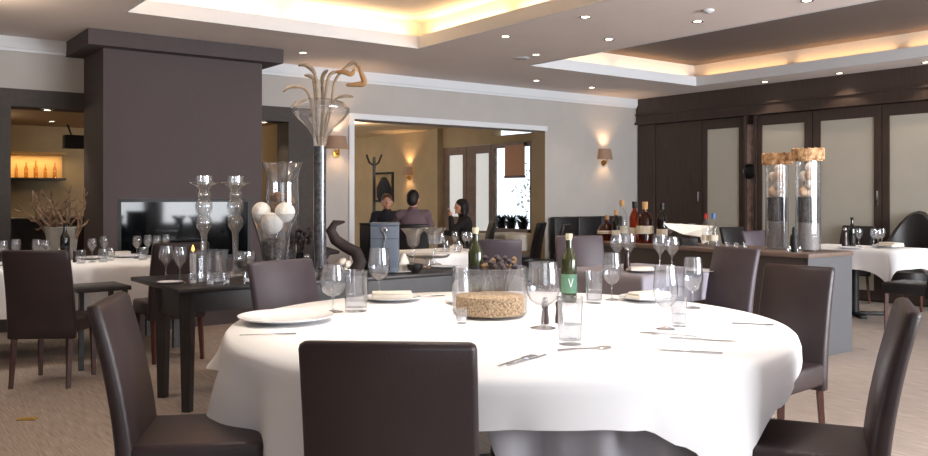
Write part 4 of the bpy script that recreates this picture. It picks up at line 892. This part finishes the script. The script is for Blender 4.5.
# ================================================================ PEOPLE AT THE FAR TABLE
def limb(m, pts, rs, seg=12):
    for (a, b), (ra, rb) in zip(zip(pts, pts[1:]), zip(rs, rs[1:])): m.capsule(a, b, ra, rb, seg)
def remesh(o, vox, it=6):
    r = o.modifiers.new('Remesh', 'REMESH'); r.mode = 'VOXEL'; r.voxel_size = vox; r.use_smooth_shade = True
    s_ = o.modifiers.new('Smooth', 'SMOOTH'); s_.iterations = it; s_.factor = .5
def person(lab, loc, rz, hair, shirt, sc=1, hairlong=False, turn=0, lean=0, armup=False, trousers=None):
    r = thing('person', lab, 'person', loc, rz, None, sc)
    def V(x, y, z): return Vector((x, y+lean*max(0, z-.5), z))
    hc = V(0, .03, 1.215); RH = Matrix.Rotation(turn, 3, 'Z')
    def H(x, y, z): return hc+RH@Vector((x, y, z))
    sh = {s_: V(s_*.175, 0, 1.0) for s_ in (-1, 1)}
    el = {-1: V(-.25, .10, .78), 1: V(.25, .10, .78)}; wr = {-1: V(-.15, .33, .80), 1: V(.15, .33, .80)}
    if armup: el[-1] = V(-.22, .24, .84); wr[-1] = V(-.10, .22, 1.06)
    hip = {s_: (s_*.09, .0, .56) for s_ in (-1, 1)}; kn = {s_: (s_*.12, .40, .53) for s_ in (-1, 1)}; an = {s_: (s_*.12, .30, .09) for s_ in (-1, 1)}
    def torso(m, g=0):
        m.ball(V(0, 0, .60), (.165+g, .12+g, .13+g), 18); m.ball(V(0, -.005, .75), (.145+g, .105+g, .15+g), 18); m.ball(V(0, 0, .92), (.168+g, .11+g, .15+g), 18); m.capsule(sh[-1]*1, sh[1]*1, .062+g, .062+g); limb(m, [V(0, .0, 1.0), V(0, .012, 1.06)], [.075+g, .058+g])
    def arms(m, g=0, end=1.0):
        for s_ in (-1, 1): limb(m, [sh[s_], el[s_], el[s_].lerp(wr[s_], end)], [.054+g, .041+g, .029+g])
    def legs(m, g=0):
        for s_ in (-1, 1): limb(m, [hip[s_], kn[s_], an[s_]], [.085+g, .06+g, .042+g])
    b = MB(); torso(b); arms(b); legs(b); limb(b, [V(0, .0, 1.02), V(0, .02, 1.13)], [.056, .052])
    b.ball(hc, (.076, .094, .112), 20); b.ball(H(0, .025, -.06), (.056, .066, .058), 16)               # skull, jaw
    limb(b, [H(0, .088, .012), H(0, .106, -.028)], [.009, .014], 8); b.ball(H(0, .088, -.066), (.024, .010, .010), 10); b.ball(H(0, .082, -.10), (.022, .018, .016), 10)
    for s_ in (-1, 1):
        b.ball(H(s_*.077, -.002, -.01), (.012, .022, .032), 10); b.ball(H(s_*.03, .08, .028), (.020, .012, .008), 10)
        hd = (wr[s_]-el[s_]).normalized(); sd = hd.cross(Vector((0, 0, 1))) if abs(hd.z) < .8 else Vector((1, 0, 0)); sd.normalize(); nn = sd.cross(hd).normalized()
        pc = wr[s_]+hd*.05; limb(b, [wr[s_], pc], [.027, .03]); b.ball(pc+hd*.01, (.036, .036, .024), 10)
        for f, (o_, ln) in enumerate(((-.03, .066), (-.01, .078), (.01, .074), (.03, .058))):
            k0 = pc+hd*.032+sd*o_; k1 = k0+hd*ln*.5-nn*.006; k2 = k1+hd*ln*.35-nn*.022; limb(b, [k0, k1, k2], [.0095, .009, .0075], 8)
        tb_ = wr[s_]+hd*.03-sd*s_*.022; limb(b, [tb_, tb_-sd*s_*.03+hd*.03, tb_-sd*s_*.034+hd*.062], [.013, .010, .0085], 8)
        b.box(V(s_*.12, .35, .035)-Vector((0, lean*0, 0)), (.08, .22, .06), None, .02)
    bo = b.obj('body', skin, r); remesh(bo, .0065, 3)
    t_ = MB(); torso(t_, .014); arms(t_, .012, .92); to = t_.obj('jumper', shirt, r); remesh(to, .011, 4)
    l_ = MB(); legs(l_, .014); l_.ball((0, 0, .57), (.185, .14, .105), 16); lo = l_.obj('trousers', trousers or leather_d, r); remesh(lo, .013, 4)
    for s_ in (-1, 1):
        MB().ball(H(s_*.031, .079, .012), (.012, .009, .008), 10).obj('eye', china, r)
        MB().ball(H(s_*.031, .0875, .012), (.005, .003, .005), 8).obj('iris', iron, r)
        MB().box((s_*.12, .36, .035), (.096, .27, .066), None, .026, 3).obj('shoe', leather_d, r)
    MB().tube([H(-.022, .0955, -.066), H(0, .099, -.064), H(.022, .0955, -.066)], [.003, .0045, .003], 6).obj('lips', mat('lips', (160, 88, 80), .5), r)
    h_ = MB()
    h_.ball(H(0, -.014, .028), (.085, .098, .098), 18); h_.ball(H(0, -.045, -.015), (.078, .07, .085), 14)
    if hairlong:
        h_.ball(H(0, -.05, -.02), (.105, .085, .14), 16)
        for s_ in (-1, 1): limb(h_, [H(s_*.07, -.015, .03), H(s_*.09, -.02, -.10), H(s_*.085, -.03, -.2)], [.035, .042, .02])
    ho = h_.obj('hair', hair, r); remesh(ho, .009, 3)
    return r
navy = mat('dark_knit', (38, 36, 42), .9, bump=.2, bscale=200); mauve = mat('mauve_shirt', (112, 92, 98), .9, bump=.1, bscale=120); blk = mat('black_knit', (34, 28, 28), .9, bump=.2, bscale=200)
pp = [('auburn haired person in dark jumper facing us, looking down', 387, 12.95, (.05, -1), hair_r, navy, 1.0, False, .15, .04, False),
      ('person with short dark hair in mauve shirt seen from behind', 413, 11.55, (-.02, 1), hair_m, mauve, 1.035, False, -.2, .02, False),
      ('person with dark shoulder-length hair in black, hand raised to the face', 468, 12.5, (-1, -.15), hair_m, blk, .94, True, .2, .12, True)]
for lab, u, d, fc, hm, sm, sc, lg, tn, ln, au in pp:
    c_ = Vector((*U(u, d), 0)); person(lab, (c_.x, c_.y, .018), head(*fc), hm, sm, sc, lg, tn, ln, au)
    # lounge-height chair under each diner, the seat just below the hips
for (lab, u, d, fc, *_), cl in zip(pp, ('black chair under the auburn haired diner', 'black chair under the diner in the mauve shirt', 'black chair under the long haired diner')):
    c_ = U(u, d); w_ = P(*fc); n_ = math.hypot(*w_)
    put('dining_chair_d', None, cl, 'chair', (c_[0]-w_[0]/n_*.07, c_[1]-w_[1]/n_*.07, 0), head(*fc), 'chairs of the diners')
for u, d, lab in ((404, 12.3, 'stem glass on the round table of the diners, near the mauve shirt'), (425, 12.2, 'stem glass on the round table of the diners, near the dark haired diner')): fg(u, d, T0+.006, lab, 1, 'glasses of the diners')

# ================================================================ LIGHT
wd = bpy.data.worlds.new('World'); bpy.context.scene.world = wd; wd.use_nodes = True
nt = wd.node_tree; bg = nt.nodes['Background']; bg.inputs['Color'].default_value = (.80, .90, 1, 1); bg.inputs['Strength'].default_value = 2.2
def area(name, loc, rot, sx, sy, e, col, spread=180):
    L = bpy.data.lights.new(name, 'AREA'); L.shape = 'RECTANGLE'; L.size = sx; L.size_y = sy; L.energy = e; L.color = col; L.spread = math.radians(spread)
    o = bpy.data.objects.new(name, L); C.objects.link(o); o.location = loc; o.rotation_euler = rot; return o
for i, (a, b) in enumerate(WX):                          # daylight through the tall windows; the first is an added weak fill
    area('window_daylight', ((a+b)/2, YF-.22, 1.45), (PI/2, 0, 0), b-a, 2.3, [20, 280, 340, 340][i], (.93, .96, 1), 150)
def fill_spot(x, y, e, ang, rx=0, ry=0): spot(x, y, ZC-.03, e, ang, (rx, ry, 0), (1, .93, .84), .8)  # unseen ceiling spots added to brighten the tables, no fittings modelled
for dx, dy in ((-.5, -.4), (.6, -.3), (.1, .7)): fill_spot(MT[0]+dx, MT[1]+dy, 105, 75)
spot(2.1, 2.9, ZC-.03, 70, 60, (math.radians(14), math.radians(26), 0), (1, .85, .66), .9); fill_spot(T3[0], T3[1], 60, 60); fill_spot(T4[0]-.2, T4[1]-.1, 50, 70); fill_spot(T4[0]+.8, T4[1]-.1, 50, 60); fill_spot(T2[0], T2[1]+.1, 30, 60); fill_spot(T5[0], T5[1], 16, 60); fill_spot(6.5, 5.0, 60, 75); fill_spot(6.5, 4.0, 35, 50); fill_spot(2.3, 5.4, 30, 70); fill_spot(.3, 5.6, 35, 80)  # tilted spot added for warm light on the left chair
sunL = bpy.data.lights.new('sun', 'SUN'); sunL.energy = 5; sunL.angle = math.radians(6); sunL.color = (1, .97, .92)
so = bpy.data.objects.new('sun', sunL); C.objects.link(so); so.rotation_euler = (math.radians(62), 0, math.radians(4))
#area('room_daylight', (8.9, 10.7, 1.5), (PI/2, 0, PI/2), .9, 1.3, 25, (.9, .95, 1))
def point(x, y, z, e, col=(1, .80, .58), r=.15):
    L = bpy.data.lights.new('lamp', 'POINT'); L.energy = e; L.color = col; L.shadow_soft_size = r
    o = bpy.data.objects.new('room_fill_lamp', L); C.objects.link(o); o.location = (x, y, z)
point(7.0, 12.5, 2.4, 26); point(7.4, 15.5, 2.3, 22); point(.2, 5.2, 2.5, 22); point(.9, 7.3, 2.6, 12); point(1.2, 11.0, 2.1, 13); point(3.6, 11.2, 2.1, 12)  # unseen fill lamps without fittings; the left pair is added for wall and chimney
for u, d in ((47, 9.4), (52, 10.6), (263.5, 9.75)):     # three lit spots in the low ceiling of the bar
    pass
for u, v, z, lab in ((47, 109, 2.17, 'spotlight in the lintel over the left opening'), (52, 122, 2.245, 'spotlight in the bar ceiling beyond the left opening'), (264, 121, 2.17, 'spotlight in the lintel beside the chimney breast')):
    y = YB+.12 if z < 2.2 else 11.6; d_ = (HC-z)*FPX/(v-HY); s_ = (u-CX)/FPX; d_ = y/(FW[1]+RT[1]*s_)
    put('downlight', downlight, lab, 'ceiling light', (*U(u, d_), z), 0, 'recessed ceiling spotlights'); spot(*U(u, d_), z-.03, 14, 100)
area('bar_shelf_strip', (2.02, 12.3, 1.855), (0, 0, 0), .95, .1, 5, (1, .72, .35))

# ================================================================ CAMERA
cam = bpy.data.cameras.new('camera'); co = bpy.data.objects.new('camera', cam); C.objects.link(co)
cam.sensor_width = 36; cam.lens = FPX/928*36; cam.shift_y = -(228-HY)/928
co.location = (0, 0, HC); co.rotation_euler = (PI/2, 0, math.atan2(-FW[0], FW[1])); cam.clip_start = .05
bpy.context.scene.camera = co
vs_ = bpy.context.scene.view_settings; vs_.view_transform = 'Standard'; vs_.look = 'None'; vs_.exposure = 0
